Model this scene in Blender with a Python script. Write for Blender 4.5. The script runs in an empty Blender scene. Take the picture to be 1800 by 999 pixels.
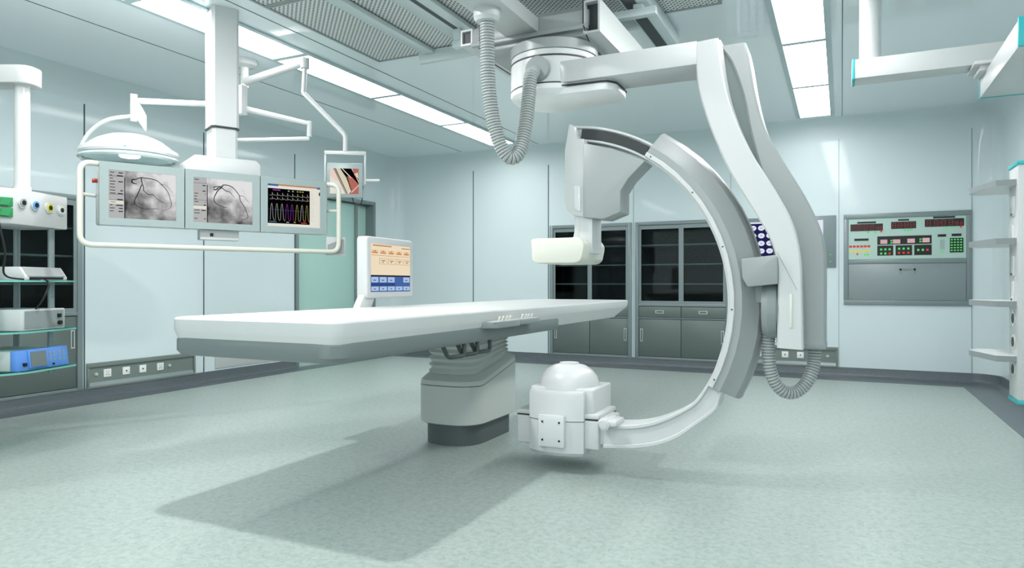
import bpy, bmesh, math, random
from mathutils import Vector, Matrix
random.seed(7)
S = bpy.context.scene
COL = S.collection
PI = math.pi

# ------------------------------------------------------------------ camera, world, exposure
YAW = math.atan(579.5 / 1210.0)
cam_d = bpy.data.cameras.new('camera'); cam = bpy.data.objects.new('camera', cam_d); COL.objects.link(cam)
cam.location = (0, 0, 1.1); cam.rotation_euler = (PI / 2, 0, YAW)
cam_d.sensor_fit = 'HORIZONTAL'; cam_d.sensor_width = 36.0; cam_d.lens = 36.0 * 1210.0 / 1800.0
cam_d.clip_start = 0.05; cam_d.clip_end = 60
S.camera = cam
w = bpy.data.worlds.new('world'); S.world = w; w.use_nodes = True
w.node_tree.nodes['Background'].inputs[0].default_value = (0.9, 0.95, 0.95, 1)
w.node_tree.nodes['Background'].inputs[1].default_value = 0.4
S.view_settings.view_transform = 'Standard'; S.view_settings.look = 'None'
S.view_settings.exposure = 0.06; S.view_settings.gamma = 1.0; S.view_settings.use_curve_mapping = False
LIGHT_STRENGTH = 10.5
# area lights: small ceiling lamps above table and left row; others are added fill
def area(name, loc, rot, sx, sy, power, col=(1.0, 1.0, 1.0)):
    l = bpy.data.lights.new(name, 'AREA'); l.shape = 'RECTANGLE'; l.size = sx; l.size_y = sy; l.energy = power; l.color = col
    o = bpy.data.objects.new(name, l); COL.objects.link(o); o.location = loc; o.rotation_euler = rot
    return o
area('ceiling_area_light', (-2.75, 2.4, 2.99), (0, 0, 0), .08, .08, 52)
area('ceiling_area_light', (-4.245, 3.35, 3.02), (0, 0, 0), .12, .12, 20)
area('ceiling_area_light', (-4.245, 6.6, 3.025), (0, 0, 0), .3, 3.4, 22)  # added along the left light row to brighten the back wall
area('ceiling_area_light', (-.275, 5.4, 3.025), (0, 0, 0), .24, 4.5, 48)  # added along the right light row to brighten right-hand sides and back
area('front_fill_light', (-2.4, -1.45, 1.7), (math.radians(90), 0, 0), 5.0, 1.8, 28)  # added forward fill behind the camera, not a room fitting
area('ceiling_area_light', (-1.0, -0.6, 3.0), (0, 0, 0), 2.6, .8, 52)  # added unseen fill that lifts the near floor

# ------------------------------------------------------------------ materials
def lin(c):
    return tuple(((x / 255) / 12.92 if x / 255 <= 0.04045 else ((x / 255 + 0.055) / 1.055) ** 2.4) for x in c) + (1,)
def mat(name, rgb, rough=0.5, metal=0.0, spec=0.5, emit=None, estr=0.0, coat=0.0, vary=0.0, vscale=8.0):
    m = bpy.data.materials.new(name); m.use_nodes = True
    nt = m.node_tree; b = nt.nodes['Principled BSDF']
    b.inputs['Base Color'].default_value = lin(rgb)
    b.inputs['Roughness'].default_value = rough; b.inputs['Metallic'].default_value = metal
    b.inputs['Specular IOR Level'].default_value = spec
    b.inputs['Coat Weight'].default_value = coat; b.inputs['Coat Roughness'].default_value = 0.05
    if emit:
        b.inputs['Emission Color'].default_value = lin(emit); b.inputs['Emission Strength'].default_value = estr
    # slight procedural unevenness
    tc = nt.nodes.new('ShaderNodeTexCoord'); n = nt.nodes.new('ShaderNodeTexNoise'); n.inputs['Scale'].default_value = vscale
    n.inputs['Detail'].default_value = 3
    nt.links.new(tc.outputs['Object'], n.inputs['Vector'])
    mr = nt.nodes.new('ShaderNodeMapRange'); mr.inputs['To Min'].default_value = 1 - max(vary, .012); mr.inputs['To Max'].default_value = 1 + max(vary, .012)
    nt.links.new(n.outputs['Fac'], mr.inputs['Value'])
    mx = nt.nodes.new('ShaderNodeMix'); mx.data_type = 'RGBA'; mx.blend_type = 'MULTIPLY'; mx.inputs[0].default_value = 1
    mx.inputs[6].default_value = lin(rgb); nt.links.new(mr.outputs[0], mx.inputs[7])
    nt.links.new(mx.outputs[2], b.inputs['Base Color'])
    return m
M = {}
M['wall'] = mat('wall_glass_panel', (212, 225, 228), 0.05, spec=0.13, vary=.02, vscale=1.2)
M['ceil'] = mat('ceiling_panel', (230, 239, 242), 0.05, spec=0.35, vary=.02, vscale=1.0)
M['seam'] = mat('seam_dark', (70, 92, 98), 0.5)
M['seam_soft'] = mat('seam_soft', (140, 163, 166), 0.5)
M['white'] = mat('white_paint', (203, 206, 206), 0.3, vary=.01)
M['white_gloss'] = mat('white_gloss_plastic', (212, 216, 216), 0.15, coat=.3)
M['cream'] = mat('cream_plastic', (219, 219, 208), 0.3)
M['cream2'] = mat('cream_tube', (214, 214, 202), 0.28)
M['ltgrey'] = mat('light_grey_plastic', (154, 160, 160), 0.35)
M['midgrey'] = mat('mid_grey_plastic', (142, 150, 151), 0.4)
M['tabgrey'] = mat('table_grey', (112, 122, 123), 0.38, vary=.02)
M['basegrey'] = mat('pedestal_dark_grey', (84, 94, 94), 0.45)
M['pedestal'] = mat('pedestal_shell', (200, 205, 201), 0.4)
M['frame'] = mat('cabinet_frame_grey', (128, 141, 143), 0.35, metal=.1)
M['cabdoor'] = mat('cabinet_door_steel', (104, 116, 113), 0.36, metal=.25, vary=.03, vscale=3)
M['monframe'] = mat('monitor_bezel', (154, 168, 168), 0.35)
M['dark'] = mat('cabinet_interior_dark', (9, 12, 13), 0.6)
M['black'] = mat('black_plastic', (14, 16, 17), 0.4)
M['line'] = mat('black_seam', (40, 44, 45), 0.5)
M['shelfedge'] = mat('shelf_edge', (150, 164, 166), 0.4)
M['slot'] = mat('dark_slot', (44, 49, 50), 0.45)
M['handle'] = mat('handle_dark', (58, 68, 67), 0.4)
M['chrome'] = mat('brushed_steel', (200, 208, 209), 0.3, metal=.2)
M['teal'] = mat('teal_plastic', (48, 178, 184), 0.4)
M['green'] = mat('green_plastic', (44, 140, 84), 0.45)
M['blue'] = mat('blue_plastic', (92, 144, 220), 0.4)
M['ringblue'] = mat('port_ring_blue', (96, 158, 214), 0.4)
M['ringyellow'] = mat('port_ring_yellow', (210, 206, 60), 0.4)
M['ringgrey'] = mat('port_ring_grey', (150, 156, 156), 0.4)
M['ringwhite'] = mat('port_ring_white', (224, 226, 214), 0.4)
M['red'] = mat('red_plastic', (170, 50, 50), 0.4)
M['rubber'] = mat('vinyl_skirting', (94, 103, 108), 0.3, vary=.22, vscale=55)
M['vinylborder'] = mat('vinyl_border', (94, 103, 108), 0.35, vary=.12, vscale=40)
M['door'] = mat('teal_door', (176, 212, 203), 0.3)
M['rail'] = mat('rail_metal', (204, 216, 217), 0.25, metal=.1)
M['rail_dk'] = mat('rail_track_dark', (58, 66, 69), 0.4)  # even dark grey of the rail track slots
M['panelgreen'] = mat('panel_face_mint', (178, 205, 196), 0.35)
M['board'] = mat('panel_lower_steel', (138, 149, 151), 0.35, metal=.1)
M['ltgrey2'] = mat('pale_grey_paint', (192, 197, 196), .35)
M['outletgrey'] = mat('outlet_panel_grey', (118, 130, 125), .4)
M['pendant'] = mat('pendant_white', (196, 199, 198), .3)
M['socket_bounce_white'] = mat('socket_white_dome_bounce', (236, 238, 237), .3)  # socket white; on the turret dome it paints in floor bounce
M['hose'] = mat('corrugated_hose', (166, 172, 171), 0.45)
M['hose_groove_shade'] = mat('hose_groove_shade', (104, 110, 110), 0.6)  # shade between the ribs, painted as a darker groove colour
M['black_gloss'] = mat('black_gloss', (8, 9, 10), 0.1)
M['diffuser_dim'] = mat('lamp_reflector', (180, 200, 200), 0.15, metal=.6)
M['mattress'] = mat('white_mattress', (202, 206, 205), 0.42, vary=.01)

def emis(name, rgb, strength):
    m = bpy.data.materials.new(name); m.use_nodes = True; nt = m.node_tree; nt.nodes.clear()
    o = nt.nodes.new('ShaderNodeOutputMaterial'); e = nt.nodes.new('ShaderNodeEmission')
    e.inputs[0].default_value = lin(rgb); e.inputs[1].default_value = strength; nt.links.new(e.outputs[0], o.inputs[0]); return m
M['light'] = emis('light_diffuser', (255, 255, 253), LIGHT_STRENGTH)
M['lampreflection'] = emis('lamp_reflection_glow', (255, 255, 255), 2.0)  # glow in place of a reflection inside the surgical lamp
M['e_white'] = emis('screen_white', (238, 236, 224), .85)
M['e_grey'] = emis('screen_grey', (190, 190, 190), .85)
M['e_black'] = emis('screen_black', (8, 8, 12), .6)
M['e_ink'] = emis('screen_ink', (40, 38, 40), .6)
M['e_orange'] = emis('screen_orange', (206, 140, 90), .85)
M['e_peach'] = emis('screen_peach', (244, 226, 196), .9)
M['e_blue'] = emis('screen_blue', (74, 104, 168), .9)
M['e_ltblue'] = emis('screen_light_blue', (176, 200, 232), .9)
M['e_red'] = emis('led_red', (214, 70, 66), .9)
M['e_redline'] = emis('digit_red', (170, 66, 66), .8)
M['e_green'] = emis('led_green', (96, 220, 120), .9)
M['e_yellow'] = emis('led_yellow', (226, 214, 92), .9)
M['e_purple'] = emis('trace_purple', (150, 70, 170), .8)
M['e_trace'] = emis('trace_white', (190, 190, 176), .8)
M['e_traceY'] = emis('trace_yellow', (190, 176, 80), .8)
M['e_cyan'] = emis('trace_cyan', (70, 130, 150), .8)
M['e_film'] = emis('film_backlight', (226, 230, 246), .95)
M['e_navy'] = emis('film_dark', (40, 40, 92), .7)
M['e_flesh'] = emis('video_flesh', (184, 108, 98), .9)
M['e_tan'] = emis('video_tan', (222, 214, 186), .9)
M['e_pink'] = emis('video_pink', (238, 212, 198), .9)
M['e_dim'] = emis('lamp_window', (210, 176, 176), .9)

def angiogram_mat(name, dark_blob):
    m = bpy.data.materials.new(name); m.use_nodes = True; nt = m.node_tree; nt.nodes.clear()
    o = nt.nodes.new('ShaderNodeOutputMaterial'); e = nt.nodes.new('ShaderNodeEmission'); nt.links.new(e.outputs[0], o.inputs[0])
    tc = nt.nodes.new('ShaderNodeTexCoord'); n = nt.nodes.new('ShaderNodeTexNoise'); n.inputs['Scale'].default_value = 11; n.inputs['Detail'].default_value = 6
    nt.links.new(tc.outputs['Object'], n.inputs['Vector'])
    sx = nt.nodes.new('ShaderNodeSeparateXYZ'); nt.links.new(tc.outputs['Object'], sx.inputs[0])
    # brighter to the top right of the image, darker at lower left (the image content itself)
    def math_(op, a, b):
        q = nt.nodes.new('ShaderNodeMath'); q.operation = op
        for i, v in enumerate((a, b)):
            if isinstance(v, (int, float)): q.inputs[i].default_value = v
            else: nt.links.new(v, q.inputs[i])
        return q.outputs[0]
    t = math_('ADD', math_('MULTIPLY', sx.outputs['X'], 0.7 if not dark_blob else .4), math_('MULTIPLY', sx.outputs['Z'], 0.9 if not dark_blob else 1.5))
    t = math_('ADD', t, math_('MULTIPLY', math_('SUBTRACT', n.outputs['Fac'], .5), 0.9))
    r = nt.nodes.new('ShaderNodeValToRGB'); nt.links.new(t, r.inputs[0])
    r.color_ramp.elements[0].position = 0.10; r.color_ramp.elements[0].color = (.06, .06, .06, 1)
    r.color_ramp.elements[1].position = 0.58; r.color_ramp.elements[1].color = (.85, .85, .85, 1)
    ee = r.color_ramp.elements.new(.33); ee.color = (.36, .36, .36, 1)
    nt.links.new(r.outputs[0], e.inputs[0]); e.inputs[1].default_value = .85
    return m
M['angio1'] = angiogram_mat('angiogram_image', False)
M['angio2'] = angiogram_mat('angiogram_image_dark', True)

# floor: mint vinyl with fine darker flecks
def floor_mat():
    m = bpy.data.materials.new('mint_vinyl_floor'); m.use_nodes = True; nt = m.node_tree; b = nt.nodes['Principled BSDF']
    tc = nt.nodes.new('ShaderNodeTexCoord')
    mp = nt.nodes.new('ShaderNodeMapping'); mp.inputs['Scale'].default_value = (1.0, 1.0, 1.0); nt.links.new(tc.outputs['Object'], mp.inputs[0])
    n1 = nt.nodes.new('ShaderNodeTexNoise'); n1.inputs['Scale'].default_value = 34; n1.inputs['Detail'].default_value = 5; n1.inputs['Roughness'].default_value = .65
    n2 = nt.nodes.new('ShaderNodeTexNoise'); n2.inputs['Scale'].default_value = 62; n2.inputs['Detail'].default_value = 4; n2.inputs['Distortion'].default_value = 1.6
    n1.inputs['Distortion'].default_value = .6
    nt.links.new(mp.outputs[0], n1.inputs['Vector']); nt.links.new(mp.outputs[0], n2.inputs['Vector'])
    r1 = nt.nodes.new('ShaderNodeValToRGB'); nt.links.new(n1.outputs['Fac'], r1.inputs[0])
    r1.color_ramp.elements[0].position = .36; r1.color_ramp.elements[0].color = lin((148, 163, 157))
    r1.color_ramp.elements[1].position = .62; r1.color_ramp.elements[1].color = lin((170, 180, 176))
    e = r1.color_ramp.elements.new(.47); e.color = lin((160, 172, 167))
    r2 = nt.nodes.new('ShaderNodeValToRGB'); nt.links.new(n2.outputs['Fac'], r2.inputs[0])
    r2.color_ramp.elements[0].position = .31; r2.color_ramp.elements[0].color = (.66, .72, .71, 1)
    r2.color_ramp.elements[1].position = .385; r2.color_ramp.elements[1].color = (1, 1, 1, 1)
    mx = nt.nodes.new('ShaderNodeMix'); mx.data_type = 'RGBA'; mx.blend_type = 'MULTIPLY'; mx.inputs[0].default_value = 1
    nt.links.new(r1.outputs[0], mx.inputs[6]); nt.links.new(r2.outputs[0], mx.inputs[7]); nt.links.new(mx.outputs[2], b.inputs['Base Color'])
    b.inputs['Roughness'].default_value = .38; b.inputs['Specular IOR Level'].default_value = .45
    return m
M['floor'] = floor_mat()

# perforated sheet: staggered round holes
def perf_mat():
    m = bpy.data.materials.new('perforated_sheet'); m.use_nodes = True; nt = m.node_tree; b = nt.nodes['Principled BSDF']
    tc = nt.nodes.new('ShaderNodeTexCoord'); sx = nt.nodes.new('ShaderNodeSeparateXYZ'); nt.links.new(tc.outputs['Object'], sx.inputs[0])
    def ma(op, a, b_=0.0):
        q = nt.nodes.new('ShaderNodeMath'); q.operation = op
        for i, v in enumerate((a, b_)):
            if isinstance(v, (int, float)): q.inputs[i].default_value = v
            else: nt.links.new(v, q.inputs[i])
        return q.outputs[0]
    p = .04
    def lattice(off):
        fx = ma('SUBTRACT', ma('FRACT', ma('ADD', ma('DIVIDE', sx.outputs['X'], p), 50 + off)), .5)
        fy = ma('SUBTRACT', ma('FRACT', ma('ADD', ma('DIVIDE', sx.outputs['Y'], p), 50 + off)), .5)
        return ma('SQRT', ma('ADD', ma('MULTIPLY', fx, fx), ma('MULTIPLY', fy, fy)))
    d = ma('MINIMUM', lattice(0.0), lattice(0.5))
    hole = ma('LESS_THAN', d, .2)
    mx = nt.nodes.new('ShaderNodeMix'); mx.data_type = 'RGBA'; nt.links.new(hole, mx.inputs[0])
    mx.inputs[6].default_value = lin((212, 218, 216)); mx.inputs[7].default_value = lin((34, 38, 38))
    nt.links.new(mx.outputs[2], b.inputs['Base Color']); b.inputs['Roughness'].default_value = .5
    return m
M['perf'] = perf_mat()

def glass_mat(name, tint, refl_rough=.03, alpha=.9):
    m = bpy.data.materials.new(name); m.use_nodes = True; nt = m.node_tree; nt.nodes.clear()
    o = nt.nodes.new('ShaderNodeOutputMaterial'); t = nt.nodes.new('ShaderNodeBsdfTransparent'); g = nt.nodes.new('ShaderNodeBsdfGlossy')
    t.inputs[0].default_value = lin(tint); g.inputs['Roughness'].default_value = refl_rough; g.inputs[0].default_value = (.8, .9, .9, 1)
    f = nt.nodes.new('ShaderNodeValue'); f.outputs[0].default_value = .014
    mx = nt.nodes.new('ShaderNodeMixShader'); nt.links.new(f.outputs[0], mx.inputs[0]); nt.links.new(t.outputs[0], mx.inputs[1]); nt.links.new(g.outputs[0], mx.inputs[2])
    nt.links.new(mx.outputs[0], o.inputs[0]); return m
M['pane'] = glass_mat('cabinet_glass', (205, 212, 212))
M['shelfglass'] = glass_mat('shelf_glass', (188, 226, 220))
M['shelfglassedge'] = mat('shelf_glass_edge', (118, 180, 170), .15)
M['clear'] = mat('lamp_cover', (205, 222, 222), .12)

# ------------------------------------------------------------------ mesh helpers
def B(): return bmesh.new()
def xf(vs, mtx):
    for v in vs: v.co = mtx @ v.co
def add_box(bm, x0, x1, y0, y1, z0, z1, bev=0.0, seg=2, mi=0, mtx=None):
    r = bmesh.ops.create_cube(bm, size=1.0); vs = r['verts']
    for v in vs:
        v.co = Vector(((x0 + x1) / 2 + v.co.x * (x1 - x0), (y0 + y1) / 2 + v.co.y * (y1 - y0), (z0 + z1) / 2 + v.co.z * (z1 - z0)))
    fs = set(f for v in vs for f in v.link_faces)
    for f in fs: f.material_index = mi
    if bev > 0:
        bev = min(bev, .49 * min(abs(x1 - x0), abs(y1 - y0), abs(z1 - z0)))
        es = list(set(e for v in vs for e in v.link_edges))
        n0 = set(bm.verts) - set(vs)
        r = bmesh.ops.bevel(bm, geom=es, offset=bev, segments=seg, profile=.5, affect='EDGES')
        vs = [v for v in bm.verts if v not in n0]
        for f in r['faces']: f.material_index = mi
    if mtx is not None: xf(vs, mtx)
    return vs
AX = {'x': ((1, 2), 0), 'y': ((0, 2), 1), 'z': ((0, 1), 2)}
def add_prism(bm, pts, axis, a0, a1, bev=0.0, seg=2, mi=0, mtx=None):
    (i, j), k = AX[axis]
    before = set(bm.verts)
    def mk(a):
        L = []
        for p in pts:
            c = [0, 0, 0]; c[i] = p[0]; c[j] = p[1]; c[k] = a; L.append(bm.verts.new(c))
        return L
    A = mk(a0); Bv = mk(a1); n = len(pts)
    fs = [bm.faces.new(A), bm.faces.new(Bv)]
    for q in range(n): fs.append(bm.faces.new((A[q], A[(q + 1) % n], Bv[(q + 1) % n], Bv[q])))
    bmesh.ops.recalc_face_normals(bm, faces=fs)
    for f in fs: f.material_index = mi
    if bev > 0:
        es = [e for e in set(e for f in fs[:2] for e in f.edges)]
        for e in set(e for f in fs[2:] for e in f.edges):
            if e not in es and e.is_valid and len(e.link_faces) == 2 and e.calc_face_angle(0) > .6: es.append(e)
        r = bmesh.ops.bevel(bm, geom=es, offset=bev, segments=seg, profile=.5, affect='EDGES')
        for f in r['faces']: f.material_index = mi
    vs = [v for v in bm.verts if v not in before]
    if mtx is not None: xf(vs, mtx)
    return vs
def catmull(P, n=8):
    P = [Vector(p) for p in P]; out = []
    for i in range(len(P) - 1):
        p0 = P[max(i - 1, 0)]; p1 = P[i]; p2 = P[i + 1]; p3 = P[min(i + 2, len(P) - 1)]
        for k in range(n):
            t = k / n; t2 = t * t; t3 = t2 * t
            out.append(.5 * ((2 * p1) + (p2 - p0) * t + (2 * p0 - 5 * p1 + 4 * p2 - p3) * t2 + (-p0 + 3 * p1 - 3 * p2 + p3) * t3))
    out.append(P[-1]); return out
def add_tube(bm, P, r, n=12, caps=True, mi=0, radii=None, squash=None):
    P = [Vector(p) for p in P]; rings = []
    T = (P[1] - P[0]).normalized(); up = Vector((0, 0, 1)) if abs(T.z) < .9 else Vector((0, 1, 0))
    N = (up - T * up.dot(T)).normalized()
    for i, p in enumerate(P):
        if i == 0: t = (P[1] - P[0]).normalized()
        elif i == len(P) - 1: t = (P[-1] - P[-2]).normalized()
        else: t = ((P[i] - P[i - 1]).normalized() + (P[i + 1] - P[i]).normalized()).normalized()
        N = (N - t * N.dot(t)).normalized(); Bn = t.cross(N)
        rr = radii[i] if radii else r
        rings.append([bm.verts.new(p + (N * math.cos(2 * PI * k / n) + Bn * math.sin(2 * PI * k / n)) * rr) for k in range(n)])
    fs = []
    for a, b in zip(rings, rings[1:]):
        for k in range(n): fs.append(bm.faces.new((a[k], a[(k + 1) % n], b[(k + 1) % n], b[k])))
    if caps: fs.append(bm.faces.new(list(reversed(rings[0])))); fs.append(bm.faces.new(rings[-1]))
    for f in fs: f.material_index = mi
    return [v for R in rings for v in R]
def corner_path(P, rad, n=6):
    P = [Vector(p) for p in P]; out = [P[0]]
    for i in range(1, len(P) - 1):
        a = (P[i - 1] - P[i]); b = (P[i + 1] - P[i]); r = min(rad, a.length * .49, b.length * .49)
        A = P[i] + a.normalized() * r; C = P[i] + b.normalized() * r
        for k in range(n + 1):
            t = k / n; out.append((1 - t) ** 2 * A + 2 * t * (1 - t) * P[i] + t * t * C)
    out.append(P[-1]); return out
def add_cyl(bm, p0, p1, r, n=24, mi=0, r2=None):
    return add_tube(bm, [p0, p1], r, n, True, mi, radii=[r, r if r2 is None else r2])
def add_lathe(bm, prof, c=(0, 0, 0), n=40, mi=0, sx=1, sy=1):
    rings = []
    for r, z in prof:
        if r < 1e-5: rings.append([bm.verts.new((c[0], c[1], c[2] + z))])
        else: rings.append([bm.verts.new((c[0] + r * sx * math.cos(2 * PI * k / n), c[1] + r * sy * math.sin(2 * PI * k / n), c[2] + z)) for k in range(n)])
    fs = []
    for a, b in zip(rings, rings[1:]):
        for k in range(n):
            if len(a) == 1 and len(b) == 1: continue
            if len(a) == 1: fs.append(bm.faces.new((a[0], b[k], b[(k + 1) % n])))
            elif len(b) == 1: fs.append(bm.faces.new((a[k], a[(k + 1) % n], b[0])))
            else: fs.append(bm.faces.new((a[k], a[(k + 1) % n], b[(k + 1) % n], b[k])))
    for f in fs: f.material_index = mi
    return [v for R in rings for v in R]
def fillet(pts, rads, n=5):
    out = []; m = len(pts)
    for i in range(m):
        r0 = rads[i] if isinstance(rads, (list, tuple)) else rads
        P = Vector(pts[i]); A = Vector(pts[i - 1]) - P; C = Vector(pts[(i + 1) % m]) - P
        r = min(r0, A.length * .48, C.length * .48)
        if r <= 0: out.append(tuple(P)); continue
        a = P + A.normalized() * r; c = P + C.normalized() * r
        for k in range(n + 1):
            t = k / n; q = (1 - t) ** 2 * a + 2 * t * (1 - t) * P + t * t * c; out.append((q.x, q.y))
    return out
def rrect(x0, x1, y0, y1, r, n=6):
    return fillet([(x0, y0), (x1, y0), (x1, y1), (x0, y1)], r, n)

WORLD = {}
def obj(name, bm, mats, parent=None, world=False, smooth=True, kind=None, label=None, bevel=None):
    base = WORLD.get(parent.name, Vector((0, 0, 0))) if (parent and world) else Vector((0, 0, 0))
    if isinstance(mats, str): mats = [mats]
    bmesh.ops.recalc_face_normals(bm, faces=bm.faces[:])
    if base.length: bmesh.ops.translate(bm, verts=bm.verts[:], vec=-base)
    if smooth:
        for f in bm.faces: f.smooth = True
        for e in bm.edges:
            e.smooth = not (len(e.link_faces) != 2 or e.calc_face_angle(0) > math.radians(32))
    me = bpy.data.meshes.new(name); bm.to_mesh(me); bm.free()
    for k in mats: me.materials.append(M[k])
    o = bpy.data.objects.new(name, me); COL.objects.link(o)
    if parent:
        o.parent = parent; WORLD[o.name] = base if world else Vector((0, 0, 0))
    if kind: o['kind'] = kind
    if label: o['label'] = label
    return o
def thing(name, label, cat, loc=(0, 0, 0), rz=0, group=None):
    o = bpy.data.objects.new(name, None); COL.objects.link(o); o.location = loc; o.rotation_euler = (0, 0, rz)
    o.empty_display_size = .1
    o['label'] = label; o['category'] = cat
    if group: o['group'] = group
    WORLD[o.name] = Vector(loc); return o
def tag(o, label, cat, group=None, kind=None):
    o['label'] = label; o['category'] = cat
    if group: o['group'] = group
    if kind: o['kind'] = kind
    return o
def struct(name, bm, mats, smooth=True):
    return obj(name, bm, mats, kind='structure', smooth=smooth)

# ------------------------------------------------------------------ room shell
XL, XR, YB, YF, ZC = -6.45, 1.55, 9.08, -1.6, 3.05
RC = 0.25
b = B(); add_box(b, XL - .1, XR + .1, YF - .1, YB + .1, -.1, 0); struct('floor', b, 'floor')
b = B(); add_box(b, XL - .6, XR + .6, YF - .2, YB + .6, ZC, ZC + .1); struct('ceiling', b, 'ceil')

def frange(vals): return sorted(set(round(v, 4) for v in vals))
def profile():
    P = [(0.0, z) for z in (0.0, .1, .343, 1.93, 2.3, 2.78)]
    for k in range(1, 9):
        a = k / 8 * PI / 2; P.append((RC * (1 - math.cos(a)), ZC - .25 + RC * math.sin(a)))
    P[5] = (0.0, ZC - .25)
    return P
PROF = profile()
def wall(name, path, holes):     # path: list of ((x, y), inward normal, station id)
    bm = B(); grid = []
    for (x, y), n, s in path:
        grid.append([bm.verts.new((x + n[0] * d, y + n[1] * d, z)) for d, z in PROF])
    for i in range(len(path) - 1):
        sm = (path[i][2] + path[i + 1][2]) / 2
        for j in range(len(PROF) - 1):
            zm = (PROF[j][1] + PROF[j + 1][1]) / 2
            if any(h[0] < sm < h[1] and h[2] < zm < h[3] for h in holes): continue
            bm.faces.new((grid[i][j], grid[i + 1][j], grid[i + 1][j + 1], grid[i][j + 1]))
    return struct(name, bm, 'wall')
CABL = (0.9, 4.09)      # storage cabinet niche in the left wall (Y range)
DOOR = (6.95, 8.55)
C1 = (-3.745, -2.56); C2 = (-2.505, -1.285)
pl = [((XL, y), (1, 0), y) for y in frange([YF, CABL[0], CABL[1], DOOR[0], DOOR[1], YB - RC])]
def arc(cx, cy, a0, a1, s0, n=8, half=None):
    L = []
    for k in range(n + 1):
        a = a0 + (a1 - a0) * k / n
        L.append(((cx + RC * math.cos(a), cy + RC * math.sin(a)), (-math.cos(a), -math.sin(a)), s0 + k * 1e-3))
    return L
aL = arc(XL + RC, YB - RC, PI, PI / 2, 100)
aR = arc(XR - RC, YB - RC, PI / 2, 0, 100)
wall('wall_left', pl[:-1] + aL[:5], [(CABL[0], CABL[1], .1, 1.93), (DOOR[0], DOOR[1], 0, 2.3)])
pb = [((x, YB), (0, -1), x) for x in frange([XL + RC, C1[0], C1[1], C2[0], C2[1], XR - RC])]
wall('wall_back', [(p, n, -200 + i) for i, (p, n, s) in enumerate(aL[4:-1])] + pb + [(p, n, 100 + i) for i, (p, n, s) in enumerate(aR[1:5])],
     [(C1[0], C1[1], .1, 1.93), (C2[0], C2[1], .1, 1.93)])
pr = [((XR, y), (-1, 0), -y) for y in (YB - RC, 4, YF)]
wall('wall_right', [(p, n, -300 + i) for i, (p, n, s) in enumerate(aR[4:-1])] + pr, [])
b = B(); add_box(b, XL - .1, XR + .1, YF - .1, YF, 0, ZC); struct('wall_front', b, 'wall')

# skirting (coved vinyl) and dark floor border
SK = [(0.0, .112), (.012, .112), (.014, .100), (.015, .045), (.022, .022), (.04, .008), (.075, .003), (.075, 0.0)]
def skirting(name, path, skip=None):
    bm = B(); grid = []
    for (x, y), n in path: grid.append([bm.verts.new((x + n[0] * d, y + n[1] * d, z)) for d, z in SK])
    for g, h in zip(grid, grid[1:]):
        for j in range(len(SK) - 1): bm.faces.new((g[j], h[j], h[j + 1], g[j + 1]))
    struct(name, bm, 'rubber')
skirting('baseboard_left', [((XL, YF), (1, 0)), ((XL, DOOR[0] - .06), (1, 0))])
skirting('trim_1', [((XL, DOOR[1] + .06), (1, 0))] + [(p, n) for p, n, s in aL[:5]])
skirting('baseboard_back', [(p, n) for p, n, s in aL[4:]] + [(p, n) for p, n, s in aR[:5]])
skirting('baseboard_right', [(p, n) for p, n, s in aR[4:]] + [((XR, YF), (-1, 0))])
def flat(name, pts, z, m, th=.002):
    bm = B(); add_prism(bm, pts, 'z', z - th, z); return struct(name, bm, m, smooth=False)
flat('trim_2', [(XL, YF), (-6.18, YF), (-6.18, 8.69), (XL, YB)], .0025, 'vinylborder')
flat('trim_3', [(XL, YB), (-6.18, 8.69), (1.17, 8.69), (XR, YB)], .0025, 'vinylborder')
flat('trim_4', [(1.17, 8.69), (1.17, YF), (XR, YF), (XR, YB)], .0025, 'vinylborder')

# wall and ceiling seams
ti = 5
for y in (4.117, 5.466, 6.89):
    b = B(); add_box(b, XL - .002, XL + .004, y - .006, y + .006, .11, 2.8); struct('trim_%d' % ti, b, 'seam'); ti += 1
for x, m in ((-4.993, 'seam'), (-3.773, 'seam'), (-2.532, 'seam_soft'), (-1.268, 'seam_soft'), (-.03, 'seam_soft'), (1.3, 'seam_soft')):
    wd = .006 if m == 'seam' else .003
    b = B(); add_box(b, x - wd, x + wd, YB - .004, YB + .002, .11, 2.8 if m == 'seam' else 2.83); struct('trim_%d' % ti, b, m); ti += 1
for x in (-5.05, -3.81, .005):
    b = B(); add_box(b, x - .003, x + .003, YF, YB - .26, ZC - .003, ZC + .01); struct('trim_%d' % ti, b, 'seam'); ti += 1
for y in ():
    b = B(); add_box(b, XL + RC, XR - RC, y - .002, y + .002, ZC - .002, ZC + .01); struct('trim_%d' % ti, b, 'seam_soft'); ti += 1

# ------------------------------------------------------------------ ceiling light panels (two strips)
def light_panel(x0, x1, y0, y1, label, group):
    t = thing('ceiling_light', label, 'ceiling light', ((x0 + x1) / 2, (y0 + y1) / 2, ZC), 0, group)
    hx = (x1 - x0) / 2; hy = (y1 - y0) / 2; f = .042
    b = B()
    for a in ((-hx, -hx + f, -hy, hy), (hx - f, hx, -hy, hy), (-hx + f, hx - f, -hy, -hy + .03), (-hx + f, hx - f, hy - .03, hy)):
        add_box(b, a[0], a[1], a[2], a[3], -.016, 0)
    obj('frame', b, 'frame_light', t)
    b = B(); add_box(b, -hx + f, hx - f, -hy + .03, hy - .03, -.008, -.001); obj('diffuser', b, 'light', t)
M['frame_light'] = mat('light_frame', (168, 188, 190), .3)
ys = [8.712 - 1.366 * k for k in range(8)]
ordn = ['farthest', 'second from the far end', 'third from the far end', 'fourth from the far end', 'fifth from the far end', 'sixth from the far end', 'nearest overhead']
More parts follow.
